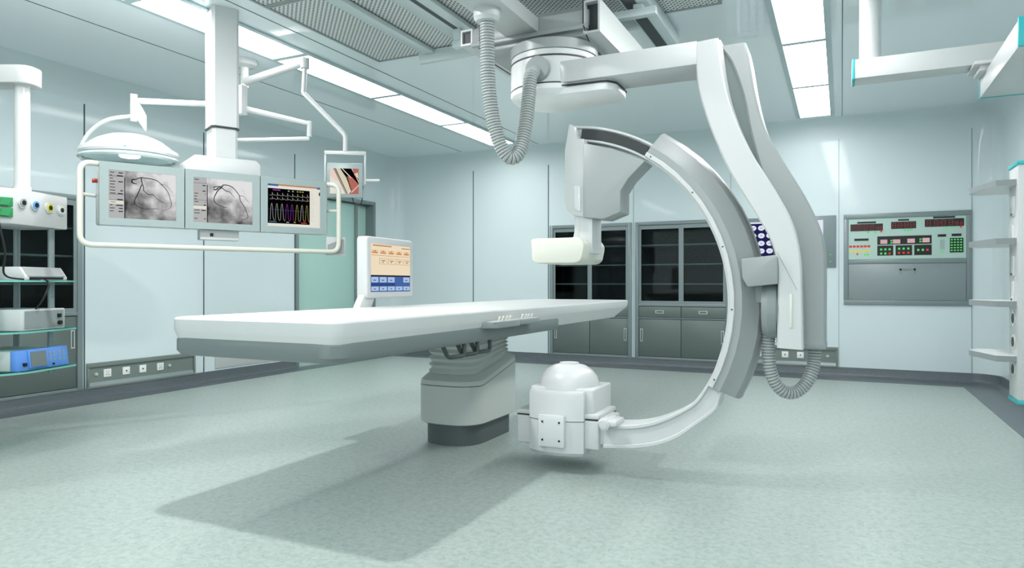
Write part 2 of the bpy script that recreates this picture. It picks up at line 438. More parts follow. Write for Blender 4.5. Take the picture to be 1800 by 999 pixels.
for k in range(7):
    light_panel(-.475, -.075, ys[k + 1], ys[k], 'white ceiling light panel of the right row, %s' % ordn[k], 'light panels of the right ceiling row')
ysl = [8.58 - 1.366 * k for k in range(8)]
for k in range(7):
    light_panel(-4.46, -4.03, ysl[k + 1], ysl[k], 'white ceiling light panel of the left row, %s' % ordn[k], 'light panels of the left ceiling row')

# ------------------------------------------------------------------ perforated ceiling diffusers
for k, (y0, y1) in enumerate(((3.58, 4.885), (2.27, 3.575), (.96, 2.265))):
    w_ = ['far', 'middle', 'near'][k]
    t = thing('perforated_ceiling_panel', 'grey perforated air supply panel between the ceiling rails, %s section' % w_, 'ceiling panel', (-2.18, (y0 + y1) / 2, ZC), 0, 'perforated ceiling panels')
    h = (y1 - y0) / 2; b = B(); add_box(b, -1.42, 1.42, -h + .02, h - .02, -.02, -.001); obj('perforated_sheet', b, 'perf', t)
    b = B()
    for a in ((-1.44, -1.42, -h, h), (1.42, 1.44, -h, h), (-1.42, 1.42, -h, -h + .02), (-1.42, 1.42, h - .02, h)): add_box(b, a[0], a[1], a[2], a[3], -.028, 0)
    obj('frame', b, 'midgrey', t)

# ------------------------------------------------------------------ ceiling rails
def rail(x0, x1, z0, y1, label, slot=None):
    t = thing('ceiling_rail', label, 'ceiling rail', ((x0 + x1) / 2, 2.6, z0), 0, 'ceiling rails of the C-arm')
    h = (x1 - x0) / 2; L = y1 - 2.6
    top = ZC - .03 - z0
    b = B(); add_box(b, -h, h, -2.6, L, 0, top, .004)
    obj('beam', b, 'rail', t)
    if slot:
        b = B(); add_box(b, slot[0], slot[1], -2.6, L - .05, -.002, .01); obj('track_slot', b, 'rail_dk', t)
        for yy in (-.8, .2, 1.1):
            b = B(); add_box(b, slot[0] - .004, slot[1] + .004, yy, yy + .1, -.006, .004)
            obj('slider', b, 'black', t)
    b = B(); add_box(b, -h + .012, h - .012, L - .001, L + .004, .012, top - .012); obj('end_cap', b, 'midgrey', t)
    return t
rail(-3.10, -3.0, 2.985, 4.78, 'pale metal ceiling rail nearest the left light row')
rail(-2.70, -2.466, 2.985, 4.78, 'wide pale ceiling rail with a dark slot beside the hose', slot=(-.002, .033))
rail(-1.30, -1.13, 2.93, 5.35, 'ceiling rail with a black track above the overhead arm', slot=(-.072, .011))
t = thing('ceiling_crossbar', 'pale metal crossbar joining the far ends of the ceiling rails', 'ceiling rail', (-2.05, 4.79, 2.92))
b = B(); add_box(b, -1.10, .75, .0, .04, 0.0, .10, .004); obj('beam', b, 'rail', t)
for x in (-1.0, -.52, .68):
    b = B(); add_box(b, x - .04, x + .04, -.01, .05, .10, .128, .004); obj('bracket', b, 'rail', t)

# ------------------------------------------------------------------ wall storage cabinets
def cabinet(name, label, w_, drawers, mid, ax, loc, shelves, handle_sides, nd=2, glass_mid=None, zsill=.84):
    """local: X along the wall, front face at y=0 facing -Y, interior towards +Y, z from floor"""
    t = thing(name, label, 'cabinet', loc, ax)
    z0, z1 = .1, 1.93
    b = B(); D = .4
    add_box(b, 0, w_, D - .01, D, z0, z1); add_box(b, 0, .01, .02, D, z0, z1); add_box(b, w_ - .01, w_, .02, D, z0, z1)
    add_box(b, .01, w_ - .01, .02, D - .01, z0, z0 + .01); add_box(b, .01, w_ - .01, .02, D - .01, z1 - .01, z1)
    add_box(b, .01, w_ - .01, .03, D - .01, zsill - .03, zsill - .02)
    obj('carcass', b, 'dark', t)
    b = B(); f = .045
    add_box(b, -.005, f, -.018, .02, z0, z1, .004); add_box(b, w_ - f, w_ + .005, -.018, .02, z0, z1, .004)
    add_box(b, f, w_ - f, -.018, .02, z1 - f, z1, .004); add_box(b, f, w_ - f, -.018, .02, z0, z0 + .03, .004)
    add_box(b, f, w_ - f, -.018, .02, zsill - .035, zsill, .004)
    obj('frame', b, 'frame', t)
    iw = (w_ - 2 * f) / nd
    for k in range(nd):
        x0 = f + k * iw; x1 = x0 + iw
        y = -.008 if k % 2 else 0.002
        b = B(); g = .032; zt = z1 - f - .003
        add_box(b, x0, x0 + g, y, y + .012, zsill, zt); add_box(b, x1 - g, x1, y, y + .012, zsill, zt)
        add_box(b, x0 + g, x1 - g, y, y + .012, zsill, zsill + .035); add_box(b, x0 + g, x1 - g, y, y + .012, zt - .05, zt)
        d = obj('glass_door', b, 'frame', t)
        b = B(); add_box(b, x0 + g, x1 - g, y + .004, y + .008, zsill + .035, zt - .05); obj('pane', b, 'pane', d)
    for z in shelves:
        b = B(); add_box(b, .012, w_ - .012, .045, D - .03, z - .008, z + .008); obj('shelf', b, 'shelfedge', t)
    zt = zsill - .035
    if drawers:
        dw = (w_ - 2 * f) / 2
        for k in range(2):
            b = B(); add_box(b, f + k * dw + .003, f + (k + 1) * dw - .003, -.008, .02, zt - .148, zt - .005, .002); d = obj('drawer', b, 'cabdoor', t)
            b = B(); cx = f + (k + .5) * dw
            for a in ((-.055, .055, -.02, -.013), (-.055, .055, .013, .02), (-.055, -.045, -.013, .013), (.045, .055, -.013, .013)):
                add_box(b, cx + a[0], cx + a[1], -.014, -.007, zt - .075 + a[2], zt - .075 + a[3], .002)
            obj('handle', b, 'chrome', d)
        zt -= .16
        b = B(); add_box(b, f, w_ - f, -.014, .02, zt - .006, zt + .008); obj('divider_rail', b, 'frame', t)
        zt -= .008
    dw = (w_ - 2 * f) / nd
    for k in range(nd):
        b = B(); add_box(b, f + k * dw + .003, f + (k + 1) * dw - .003, -.006, .02, z0 + .035, zt - .005, .002); d = obj('door', b, 'cabdoor', t)
        hs = handle_sides[k]
        if hs:
            cx = f + k * dw + (.04 if hs < 0 else dw - .04); cz = zt - .22
            b = B()
            for a in ((-.018, -.011, -.085, .085), (.011, .018, -.085, .085), (-.011, .011, -.085, -.075), (-.011, .011, .075, .085)):
                add_box(b, cx + a[0], cx + a[1], -.012, -.005, cz + a[2], cz + a[3], .002)
            obj('handle', b, 'chrome', d)
    return t
cabinet('storage_cabinet', 'grey built-in storage cabinet with smoked glass doors behind the far table end', C1[1] - C1[0], True, None, 0, (C1[0], YB, 0), (1.1, 1.36, 1.62), (-1, 1))
cabinet('storage_cabinet', 'grey built-in storage cabinet with drawers seen through the C-arm ring', C2[1] - C2[0], True, None, 0, (C2[0], YB, 0), (1.1, 1.36, 1.62), (-1, 1))
cabinet('storage_cabinet', 'long grey glazed cabinet in the left wall behind the equipment pendant', CABL[1] - CABL[0], False, None, PI / 2, (XL, CABL[0], 0), (1.1, 1.36, 1.62), (-1, 1, -1, 1), nd=4)

# sliding door in the left wall
t = thing('door_1', '', '')
for k in ('label', 'category'): del t[k]
t['kind'] = 'structure'; t.location = (XL, DOOR[0], 0); WORLD[t.name] = Vector((XL, DOOR[0], 0))
W_ = DOOR[1] - DOOR[0]
b = B(); add_box(b, -.16, .02, -.05, .0, 0, 2.35, .004); add_box(b, -.16, .02, W_, W_ + .05, 0, 2.35, .004); add_box(b, -.16, .02, 0, W_, 2.3, 2.35, .004)
add_box(b, -.17, -.16, -.05, W_ + .05, 0, 2.35)
obj('door_frame', b, 'frame', t)
b = B(); add_box(b, -.13, -.09, .0, W_ - .30, .01, 2.29, .003); obj('door_panel', b, 'door', t)
b = B(); add_box(b, -.155, -.135, W_ - .30, W_, .01, 2.29); obj('side_panel', b, 'door', t)
b = B(); add_box(b, -.15, -.06, W_ - .33, W_ - .28, .01, 2.29, .004); add_box(b, -.13, -.03, 0, .05, .01, 2.29, .004); obj('door_stile', b, 'frame', t)

# ------------------------------------------------------------------ outlet panels
def outlet_panel(label, loc, ax, w_, socks, h=.245):
    t = thing('outlet_panel', label, 'wall outlet panel', loc, ax)
    b = B(); f = .022
    add_box(b, 0, w_, -.004, -.001, 0, h)
    for a in ((0, w_, 0, f), (0, w_, h - f - .02, h)): add_box(b, a[0], a[1], -.02, -.003, a[2], a[3], .004)
    add_box(b, 0, f, -.02, -.003, f, h - f - .02, .004); add_box(b, w_ - f, w_, -.02, -.003, f, h - f - .02, .004)
    obj('frame', b, 'outletgrey', t)
    b = B(); add_prism(b, [(-.004, f), (-.02, f), (-.004, f + .035)], 'x', f, w_ - f); obj('sill', b, 'frame', t)
    for x, kind in socks:
        zc = h * .55; b = B(); s = .038
        if kind == 'k':
            b2 = B(); add_cyl(b2, (x, -.003, zc), (x, -.016, zc), .016, 20); add_cyl(b2, (x, -.016, zc), (x, -.022, zc), .009, 16); obj('earth_terminal', b2, 'chrome', t); b.free(); continue
        add_box(b, x - s, x + s, -.012, -.003, zc - s, zc + s, .003); o = obj('socket', b, 'socket_bounce_white', t)
        b = B()
        if kind == 's':
            for dx, dz, ww, hh in ((-.012, .018, .002, .006), (.012, .018, .002, .006), (0, .0, .002, .006), (-.012, -.014, .002, .006), (.012, -.014, .002, .006)):
                add_box(b, x + dx - ww, x + dx + ww, -.0135, -.011, zc + dz - hh, zc + dz + hh)
        else:
            add_cyl(b, (x, -.011, zc), (x, -.014, zc), .008, 14)
        obj('socket_hole', b, 'black', o)
outlet_panel('grey recessed outlet panel low on the left wall beside the glazed cabinet', (XL, 4.135, .1), PI / 2, 1.21, ((.092, 'k'), (.205, 's'), (.40, 'd'), (.58, 'd'), (.781, 's'), (.89, 'k')))
outlet_panel('grey recessed outlet panel low on the back wall below the column hose', (-1.24, YB, .1), 0, 1.2, ((.1, 'k'), (.3, 's'), (.613, 'd'), (.787, 'd'), (1.089, 'k')))
t = thing('vent_panel', 'pale flat panel low on the left wall, under the table end', 'wall panel', (XL, 5.62, .13), PI / 2)
b = B(); add_box(b, 0, 1.05, -.008, -.001, 0, .27, .003); obj('plate', b, 'ltgrey2', t)
b = B(); add_box(b, .28, .55, -.010, -.0075, .16, .23); obj('notice', b, 'ringgrey', t)

# ------------------------------------------------------------------ film view box and control panel on the back wall
t = thing('film_view_box', 'backlit film viewer with round scan slices on the back wall behind the column', 'film view box', (-1.25, YB, 1.30))
b = B(); Wv = 1.19; Hv = .62
add_box(b, 0, Wv, -.02, -.001, 0, Hv, .004); obj('housing', b, 'frame', t)
b = B(); add_box(b, .06, 1.05, -.0235, -.0195, .05, Hv - .05, 0); obj('light_face', b, 'e_film', t)
# transparencies: sheets of round slices
for sx in (.10, .58):
    b = B(); add_box(b, sx, sx + .40, -.0255, -.024, .07, Hv - .07, 0, mi=0)
    for i in range(4):
        for j in range(5):
            cx = sx + .055 + i * .097; cz = .115 + j * .095
            add_lathe(b, [(0, 0), (.034, 0)], n=18, mi=1)
            for v in b.verts[-19:]:
                x, y, z = v.co; v.co = (cx + x * 1.15, -.0262, cz + y * .95)
            add_lathe(b, [(0, 0), (.011, 0)], n=12, mi=2)
            for v in b.verts[-13:]:
                x, y, z = v.co; v.co = (cx + x * 1.5, -.0267, cz + y)
    obj('scan_film', b, ['e_navy', 'e_film', 'e_ltblue'], t)
b = B()
for z in (.07, .15): add_cyl(b, (1.13, -.019, z), (1.13, -.026, z), .008, 12)
obj('indicator_light', b, 'e_green', t)

t = thing('wall_control_panel', 'grey wall control panel with red clock digits above a blank steel door', 'control panel', (.021, YB, .857))
Wp, Hp = 1.28, 1.065
b = B()
add_box(b, 0, Wp, -.02, -.001, 0, .055, .003); add_box(b, 0, Wp, -.02, -.001, Hp - .055, Hp, .003)
add_box(b, 0, .05, -.02, -.001, .055, Hp - .055, .003); add_box(b, Wp - .05, Wp, -.02, -.001, .055, Hp - .055, .003)
add_box(b, .05, Wp - .05, -.02, -.001, .48, .53, .003); obj('frame', b, 'frame', t)
b = B(); add_box(b, .053, Wp - .053, -.014, -.001, .058, .477, .002); obj('lower_door', b, 'board', t)
b = B(); add_box(b, .58, .74, -.018, -.013, .40, .42); add_box(b, .58, .6, -.018, -.013, .36, .42); add_box(b, .72, .74, -.018, -.013, .36, .42); obj('pull_handle', b, 'frame', t)
b = B(); add_box(b, .053, Wp - .053, -.012, -.001, .533, Hp - .058); obj('display_face', b, 'panelgreen', t)
def PX(u): return (u - 78) / (1275 - 78) * (Wp - .106) + .053          # panel-face fractions
def PZ(v): return Hp - .058 - (v - 75) / (487 - 75) * (Hp - .058 - .533)
def rect(b, u0, u1, v0, v1, y, mi=0): add_box(b, PX(u0), PX(u1), -y, -.011, PZ(v1), PZ(v0), 0, mi=mi)
def seg8(b, x0, x1, z0, z1, y, mi, s=.0035):
    zm = (z0 + z1) / 2
    for z in (z0, zm, z1): add_box(b, x0, x1, -y, -y + .0015, z - s / 2, z + s / 2, mi=mi)
    for x in (x0, x1): add_box(b, x - s / 2, x + s / 2, -y, -y + .0015, z0, z1, mi=mi)
def clock(u0, u1, v0, v1, digs, small=(), dots=()):
    b = B(); rect(b, u0, u1, v0, v1, .016); o = obj('timer_display', b, 'black', t)
    b = B(); za, zb = PZ(v1 - 12), PZ(v0 + 12)
    for d in digs: seg8(b, PX(d), PX(d + 34), za, zb, .018, 0)
    for d in small: seg8(b, PX(d), PX(d + 20), za, za + (zb - za) * .6, .018, 0)
    for d in dots:
        for q in (.35, .65): add_box(b, PX(d) - .003, PX(d) + .003, -.018, -.016, za + (zb - za) * q - .003, za + (zb - za) * q + .003)
    obj('digits', b, 'e_redline', o)
clock(98, 442, 128, 198, (112, 178, 246, 312), (378, 412), (232, 366))
clock(528, 782, 116, 186, (542, 600, 668, 728), (), (650,))
clock(870, 1252, 102, 176, (892, 966, 1036, 1108), (1176, 1216), (1020, 1162))
b = B()
for a in ((172, 370, 104, 122), (600, 712, 91, 107), (952, 1166, 78, 94), (140, 292, 275, 298), (998, 1080, 253, 277), (1134, 1228, 250, 274)): rect(b, *a, .015)
obj('name_strip', b, 'black', t)
b = B(); rect(b, 384, 938, 258, 342, .015); o = obj('lamp_strip', b, 'black', t)
b = B()
for a in ((416, 488, 292, 334), (546, 622, 292, 334), (694, 770, 288, 330), (846, 918, 284, 328)): rect(b, *a, .017, mi=0)
for a in ((520, 540, 296, 310), (520, 540, 318, 332), (816, 836, 288, 302), (816, 836, 312, 326)): rect(b, *a, .017, mi=1)
obj('lamp_window', b, ['e_dim', 'e_green'], o)
pads = (((384, 550), [(424, 390, 'g'), (468, 390, 'g'), (512, 390, 'g'), (424, 432, 'g'), (468, 432, 'g'), (512, 432, 'r')]),
        ((574, 742), [(610, 386, 'g'), (656, 386, 'g'), (704, 386, 'g'), (610, 428, 'r'), (656, 428, 'r'), (704, 428, 'r')]),
        ((764, 938), [(804, 402, 'g'), (850, 402, 'g'), (896, 402, 'r')]))
for (u0, u1), bt in pads:
    b = B(); rect(b, u0, u1, 352, 452, .015); o = obj('button_pad', b, 'black', t)
    b = B()
    for u, v, c in bt: rect(b, u - 11, u + 11, v - 10, v + 10, .018, mi=0 if c == 'g' else 1)
    obj('button', b, ['e_green', 'e_red'], o)
b = B(); rect(b, 1116, 1246, 292, 432, .015); o = obj('keypad', b, 'black', t)
b = B()
for i in range(4):
    for j in range(5): rect(b, 1134 + i * 30 - 9, 1134 + i * 30 + 9, 308 + j * 26 - 6, 308 + j * 26 + 6, .018)
obj('key', b, 'e_green', o)
b = B()
for i in range(6):
    u = 100 + i * 39; rect(b, u - 15, u + 15, 345, 365, .016, mi=0); rect(b, u - 15, u + 15, 396, 414, .016, mi=1)
for u, v, mi in ((172, 434, 0), (255, 440, 2), (285, 440, 2), (424, 208, 0), (285, 212, 2), (362, 212, 2), (665, 202, 2), (700, 202, 2), (735, 202, 2), (1078, 190, 2), (1146, 188, 2), (1222, 186, 0), (1036, 424, 2)):
    rect(b, u - 9, u + 9, v - 8, v + 8, .016, mi=mi)
obj('status_light', b, ['e_red', 'e_yellow', 'e_green'], t)
b = B()
for i in range(5):
    for j in range(9): rect(b, 1020 + i * 10, 1025 + i * 10, 306 + j * 11, 311 + j * 11, .015)
obj('speaker_grille', b, 'midgrey', t)

# ------------------------------------------------------------------ operating table
TX0, TX1, TY0, TY1 = -2.955, -1.918, 2.29, 6.75
T = thing('operating_table', 'long white-topped operating table with grey side tray on a single pedestal', 'operating table', (-2.43, 4.4, 0))
def table_slab(pts_fn, prof):
    bm = B(); rings = []
    for inset, z, yend in prof:
        rings.append([bm.verts.new((x, y, z)) for x, y in pts_fn(inset, yend)])
    n = len(rings[0])
    for a, c in zip(rings, rings[1:]):
        for k in range(n): bm.faces.new((a[k], a[(k + 1) % n], c[(k + 1) % n], c[k]))
    bm.faces.new(rings[0]); bm.faces.new(rings[-1]); return bm
def outline(i, ye): return rrect(TX0 + i, TX1 - i, TY0 + i, ye - i * .2, .09, 7)
M_prof = [(.03, .785, TY1 - .36), (.022, .80, TY1 - .34), (.004, .868, TY1 - .06), (0.0, .88, TY1 - .03), (0, .93, TY1), (.006, .938, TY1 - .004), (.02, .941, TY1 - .02)]
bm = table_slab(outline, M_prof); obj('mattress', bm, 'mattress', T, world=True)
def outline2(i, ye): return rrect(TX0 + .006 + i, TX1 - .006 - i, TY0 + .006 + i, ye - i, .1, 7)
bm = table_slab(outline2, [(.05, .752, 4.9), (.012, .760, 4.9), (.0, .78, 4.9), (.0, .832, 4.9), (.006, .844, 4.9)]); obj('side_tray', bm, 'tabgrey', T, world=True)
# pedestal
def foot(i, x0=-2.68, x1=-2.20, y0=4.0, y1=4.72):
    return fillet([(x0 + i, y0 + i), (x1 - i, y0 + i), (x1 - i, y1 - i), (x0 + i, y1 - i)], [.17, .20, .1, .1], 10)
def loft(rings, cap=True):
    bm = B(); R = [[bm.verts.new(p) for p in r] for r in rings]; n = len(R[0])
    for a, c in zip(R, R[1:]):
        for k in range(n): bm.faces.new((a[k], a[(k + 1) % n], c[(k + 1) % n], c[k]))
    if cap: bm.faces.new(R[0]); bm.faces.new(R[-1])
    return bm
def sl(y, z, amt=.23): return z + max(0, y - 4.14) * amt
bm = loft([[(x, y, 0) for x, y in foot(.035)], [(x, y, .145) for x, y in foot(.035)]]); obj('pedestal_base', bm, 'basegrey', T, world=True)
bm = loft([[(x, y, .142) for x, y in foot(.012)], [(x, y, .15) for x, y in foot(0)], [(x, y, sl(y, .405)) for x, y in foot(0)]]); obj('pedestal_body', bm, 'pedestal', T, world=True)
bm = loft([[(x, y, sl(y, .404)) for x, y in foot(.004)], [(x, y, sl(y, .410)) for x, y in foot(.004)]]); obj('seam_ring', bm, 'line', T, world=True)
bm = loft([[(x, y, sl(y, .41)) for x, y in foot(0)], [(x, y, sl(y, .44)) for x, y in foot(.004)], [(x, y, sl(y, .475)) for x, y in foot(.035)], [(x, y, sl(y, .485)) for x, y in foot(.06)]]); obj('shoulder', bm, 'pedestal', T, world=True)
rings = []
for k in range(11):
    ins = .058 if k % 2 == 0 else .04
    rings.append([(x, y, .475 + k * .022 + max(0, y - 4.14) * .2 * (1 - k / 12)) for x, y in foot(ins)])
rings.append([(x, y, .755) for x, y in foot(.03)])
bm = loft(rings); obj('bellows', bm, 'pedestal', T, world=True)
b = B(); add_box(b, -2.72, -2.06, 3.95, 4.8, .74, .756, .004); obj('mounting_plate', b, 'midgrey', T, world=True)
# grab handles under the right edge
for y in (3.32, 3.48, 3.64):
    b = B(); x = -1.97
    add_tube(b, corner_path([(x - .02, y - .06, .765), (x + .0, y - .03, .69), (x + .02, y + .12, .69), (x + .01, y + .13, .765)], .03), .0125, 12); obj('grab_handle', b, 'handle', T, world=True)
# hand controller clipped to the side of the table
cp = obj('hand_controller', (lambda b: (add_prism(b, fillet([(-1.93, 3.60), (-1.845, 3.66), (-1.845, 3.98), (-1.93, 3.98)], .012, 3), 'z', .835, .872, .004), add_prism(b, fillet([(-1.93, 3.985), (-1.85, 3.985), (-1.85, 4.30), (-1.93, 4.30)], .01, 3), 'z', .84, .872, .004), b)[-1])(B()), 'midgrey', T, world=True)
b = B(); add_box(b, -1.925, -1.85, 3.64, 4.28, .870, .876, .002); obj('control_face', b, 'white', cp, world=True)
b = B()
for y in (3.72, 3.77, 3.82, 3.87, 4.05, 4.10, 4.15, 4.20):
    add_cyl(b, (-1.875, y, .875), (-1.868, y + .01, .893), .005, 8); add_lathe(b, [(0, .008), (.008, .004), (.008, -.004), (0, -.008)], (-1.867, y + .01, .897), 10)
obj('knob', b, 'cream', cp, world=True)

# touch console mounted on the far long side of the table
T2 = thing('touch_console', 'white touch screen console on a slanted neck behind the table', 'touch console', (-2.99, 3.8, .8), 0)
RZ = math.radians(4.5)
Mx = Matrix.Translation((-2.925, 3.84, 1.215)) @ Matrix.Rotation(RZ, 4, 'Z')
b = B(); add_prism(b, rrect(-.03, .61, -.215, .215, .03), 'x', -.085, 0, .012, 3, mtx=None)
for v in b.verts: v.co = Mx @ v.co
obj('housing', b, 'white', T2, world=True)
def onx(b, y0, y1, z0, z1, x, mi=0):      # plate on the +X face of the console
    vs = add_box(b, x - .001, x, y0, y1, z0, z1, mi=mi)
    xf(vs, Mx)
b = B(); ys0, ys1, zs0, zs1 = .015, .555, -.17, .165
def CX(u): return ys0 + (u - 85) / (655 - 85) * (ys1 - ys0)
def CZ(v): return zs1 - (v - 120) / (830 - 120) * (zs1 - zs0)
onx(b, ys0, ys1, CZ(585), zs1, .003, 0)
onx(b, ys0, ys1, zs0, CZ(585), .003, 1)
def cr(u0, u1, v0, v1, mi, x=.0045): onx(b, CX(u0), CX(u1), CZ(v1), CZ(v0), x, mi)
cr(110, 370, 132, 150, 2); cr(520, 650, 150, 165, 2)
for k in range(5):
    u = 88 + k * 115; cr(u, u + 92, 205, 262, 3); cr(u + 8, u + 84, 238, 256, 2, .0055); cr(u + 34, u + 60, 215, 232, 2, .0055)
cr(88, 655, 284, 290, 2)
for k in range(4):
    u = 200 + k * 118; cr(u, u + 100, 330, 415, 2); cr(u + 4, u + 96, 335, 410, 0, .0055); cr(u + 20, u + 78, 358, 366, 4, .0065); cr(u + 36, u + 56, 380, 390, 4, .0065)
cr(85, 655, 580, 600, 4)
for k in range(5):
    u = 88 + k * 115
    if k != 3: cr(u, u + 95, 610, 690, 5); cr(u + 25, u + 60, 650, 665, 1, .0055)
    cr(u, u + 100, 752, 815, 5); cr(u + 35, u + 55, 780, 792, 4, .0055)
cr(90, 420, 700, 740, 6)
M['e_dkblue'] = emis('screen_dark_blue', (52, 74, 130), .9); M['e_cardo'] = emis('screen_card', (240, 206, 164), .9)
obj('screen', b, ['e_peach', 'e_blue', 'e_orange', 'e_cardo', 'e_ink', 'e_ltblue', 'e_dkblue'], T2, world=True)
b = B(); vs = add_prism(b, [(-.24, -.42), (-.06, -.42), (.12, -.12), (-.02, -.12)], 'x', -.075, -.02, .008)
xf(vs, Mx @ Matrix.Translation((0, .02, -.03))); obj('neck', b, 'white', T2, world=True)
b = B(); add_box(b, -3.08, -2.965, 3.50, 3.85, .76, .82, .006); obj('clamp', b, 'midgrey', T2, world=True)

# ------------------------------------------------------------------ C-arm system
G = thing('c_arm_system', 'large white and grey ceiling-hung C-arm imaging machine beside the table', 'imaging machine', (-1.45, 3.9, 0))
def gobj(n, b, m, p=None, **k): return obj(n, b, m, p or G, world=True, **k)
# carriage
b = B(); add_box(b, -2.08, -1.32, 3.77, 3.95, 2.60, 2.69, .006)
add_prism(b, [(3.79, 2.69), (3.95, 2.69), (3.95, 2.745), (3.86, 2.745)], 'x', -2.08, -1.32)
add_box(b, -2.08, -1.32, 3.75, 3.79, 2.575, 2.60, .003)
add_prism(b, [(3.79, 2.545), (3.9, 2.52), (4.7, 2.52), (4.7, 2.60), (3.79, 2.60)], 'x', -2.0, -1.33, .004)
cg = gobj('carriage', b, 'ltgrey')
b = B(); tk = .012
x0, x1, z0, z1 = -1.345, -1.245, 2.545, 2.735
add_box(b, x0, x1, 3.76, 4.72, z0, z0 + tk); add_box(b, x0, x1, 3.76, 4.72, z1 - tk, z1); add_box(b, x0, x0 + tk, 3.76, 4.72, z0 + tk, z1 - tk); add_box(b, x1 - tk, x1, 3.76, 4.72, z0 + tk, z1 - tk)
add_box(b, x0 + tk, x1 - tk, 3.82, 3.83, z0 + tk, z1 - tk)
gobj('side_beam', b, 'ltgrey2')
b = B(); x0, x1, z0, z1 = -2.17, -2.085, 2.60, 2.70
add_box(b, x0, x1, 3.78, 4.72, z0, z0 + tk); add_box(b, x0, x1, 3.78, 4.72, z1 - tk, z1); add_box(b, x0, x0 + tk, 3.78, 4.72, z0 + tk, z1 - tk); add_box(b, x1 - tk, x1, 3.78, 4.72, z0 + tk, z1 - tk)
gobj('side_beam', b, 'ltgrey2')
b = B(); add_box(b, -2.15, -2.10, 3.80, 3.81, 2.62, 2.685); add_box(b, -1.33, -1.26, 3.80, 3.815, 2.56, 2.72); gobj('beam_opening', b, 'slot')
# dark panel joints
b = B()
for x in (-2.02, -1.345):
    add_tube(b, [(x, 3.757, 2.74), (x, 3.757, 2.60), (x + .01, 3.745, 2.575), (x + .01, 3.785, 2.543), (x, 3.9, 2.518), (x, 4.6, 2.518)], .0035, 6)
gobj('panel_joint', b, 'line')
b = B()
for y in (4.4,):
    add_box(b, -2.60, -1.08, y, y + .06, 2.85, 2.90, .004)
    for x in (-1.9, -1.5): add_box(b, x - .03, x + .03, y, y + .06, 2.70, 2.85)
    for x, zt in ((-2.56, 2.984), (-1.2, 2.928)): add_box(b, x - .03, x + .03, y, y + .06, 2.90, zt)
gobj('suspension_beam', b, 'rail')
# hose box
b = B(); add_box(b, -1.845, -1.63, 2.75, 3.775, 2.60, 2.69, .008); gobj('hose_box', b, 'ltgrey2')
b = B(); add_lathe(b, [(0, .05), (.06, .05), (.073, .04), (.073, -.01), (.06, -.03), (.04, -.035), (0, -.035)], (-1.752, 3.34, 2.565), 32); gobj('hose_flange', b, 'ltgrey2')
# turret
def ringz(b, r, z0, z1, cx=-1.595, cy=3.93, bev=.0): add_lathe(b, [(0, z0), (r - bev, z0), (r, z0 + bev), (r, z1 - bev), (r - bev, z1), (0, z1)], (cx, cy, 0), 48)
b = B(); ringz(b, .262, 2.43, 2.468, bev=.004); gobj('turret_collar', b, 'white')
b = B(); ringz(b, .268, 2.468, 2.53, bev=.003); gobj('turret_mount', b, 'ltgrey')
b = B(); ringz(b, .2665, 2.421, 2.430); gobj('turret_seam', b, 'line')
b = B(); ringz(b, .265, 2.268, 2.424, bev=.003); tur = gobj('turret_housing', b, 'white')
b = B(); ringz(b, .267, 2.262, 2.269); 
add_prism(b, fillet([(-1.55, 3.70), (-1.20, 3.72), (-1.15, 3.78), (-1.15, 4.0), (-1.2, 4.06), (-1.55, 4.1)], .03, 4), 'z', 2.2435, 2.2505); gobj('turret_seam', b, 'line')
b = B(); add_prism(b, fillet([(-1.50, 3.72), (-1.20, 3.73), (-1.155, 3.79), (-1.155, 3.99), (-1.2, 4.05), (-1.50, 4.08)], .03, 4), 'z', 2.2505, 2.264); gobj('arm_base_plate', b, 'white')
b = B(); add_lathe(b, [(0, 2.19), (.10, 2.192), (.19, 2.20), (.24, 2.215), (.262, 2.235), (.266, 2.262), (0, 2.262)], (-1.595, 3.93, 0), 48)
add_prism(b, fillet([(-1.5, 3.72), (-1.20, 3.73), (-1.155, 3.79), (-1.155, 3.99), (-1.2, 4.05), (-1.5, 4.08)], .03, 4), 'z', 2.20, 2.2445, .008); gobj('turret_dome', b, 'socket_bounce_white')  # lighter white paints in light bounced up from the floor
# overhead arm
b = B(); add_box(b, -1.52, -.69, 3.70, 3.99, 2.262, 2.385, .004); add_box(b, -.70, -.60, 3.74, 3.99, 2.262, 2.384)
add_box(b, -1.3, -.58, 3.78, 3.86, 2.38, 2.40, .004)
gobj('overhead_arm', b, 'white')
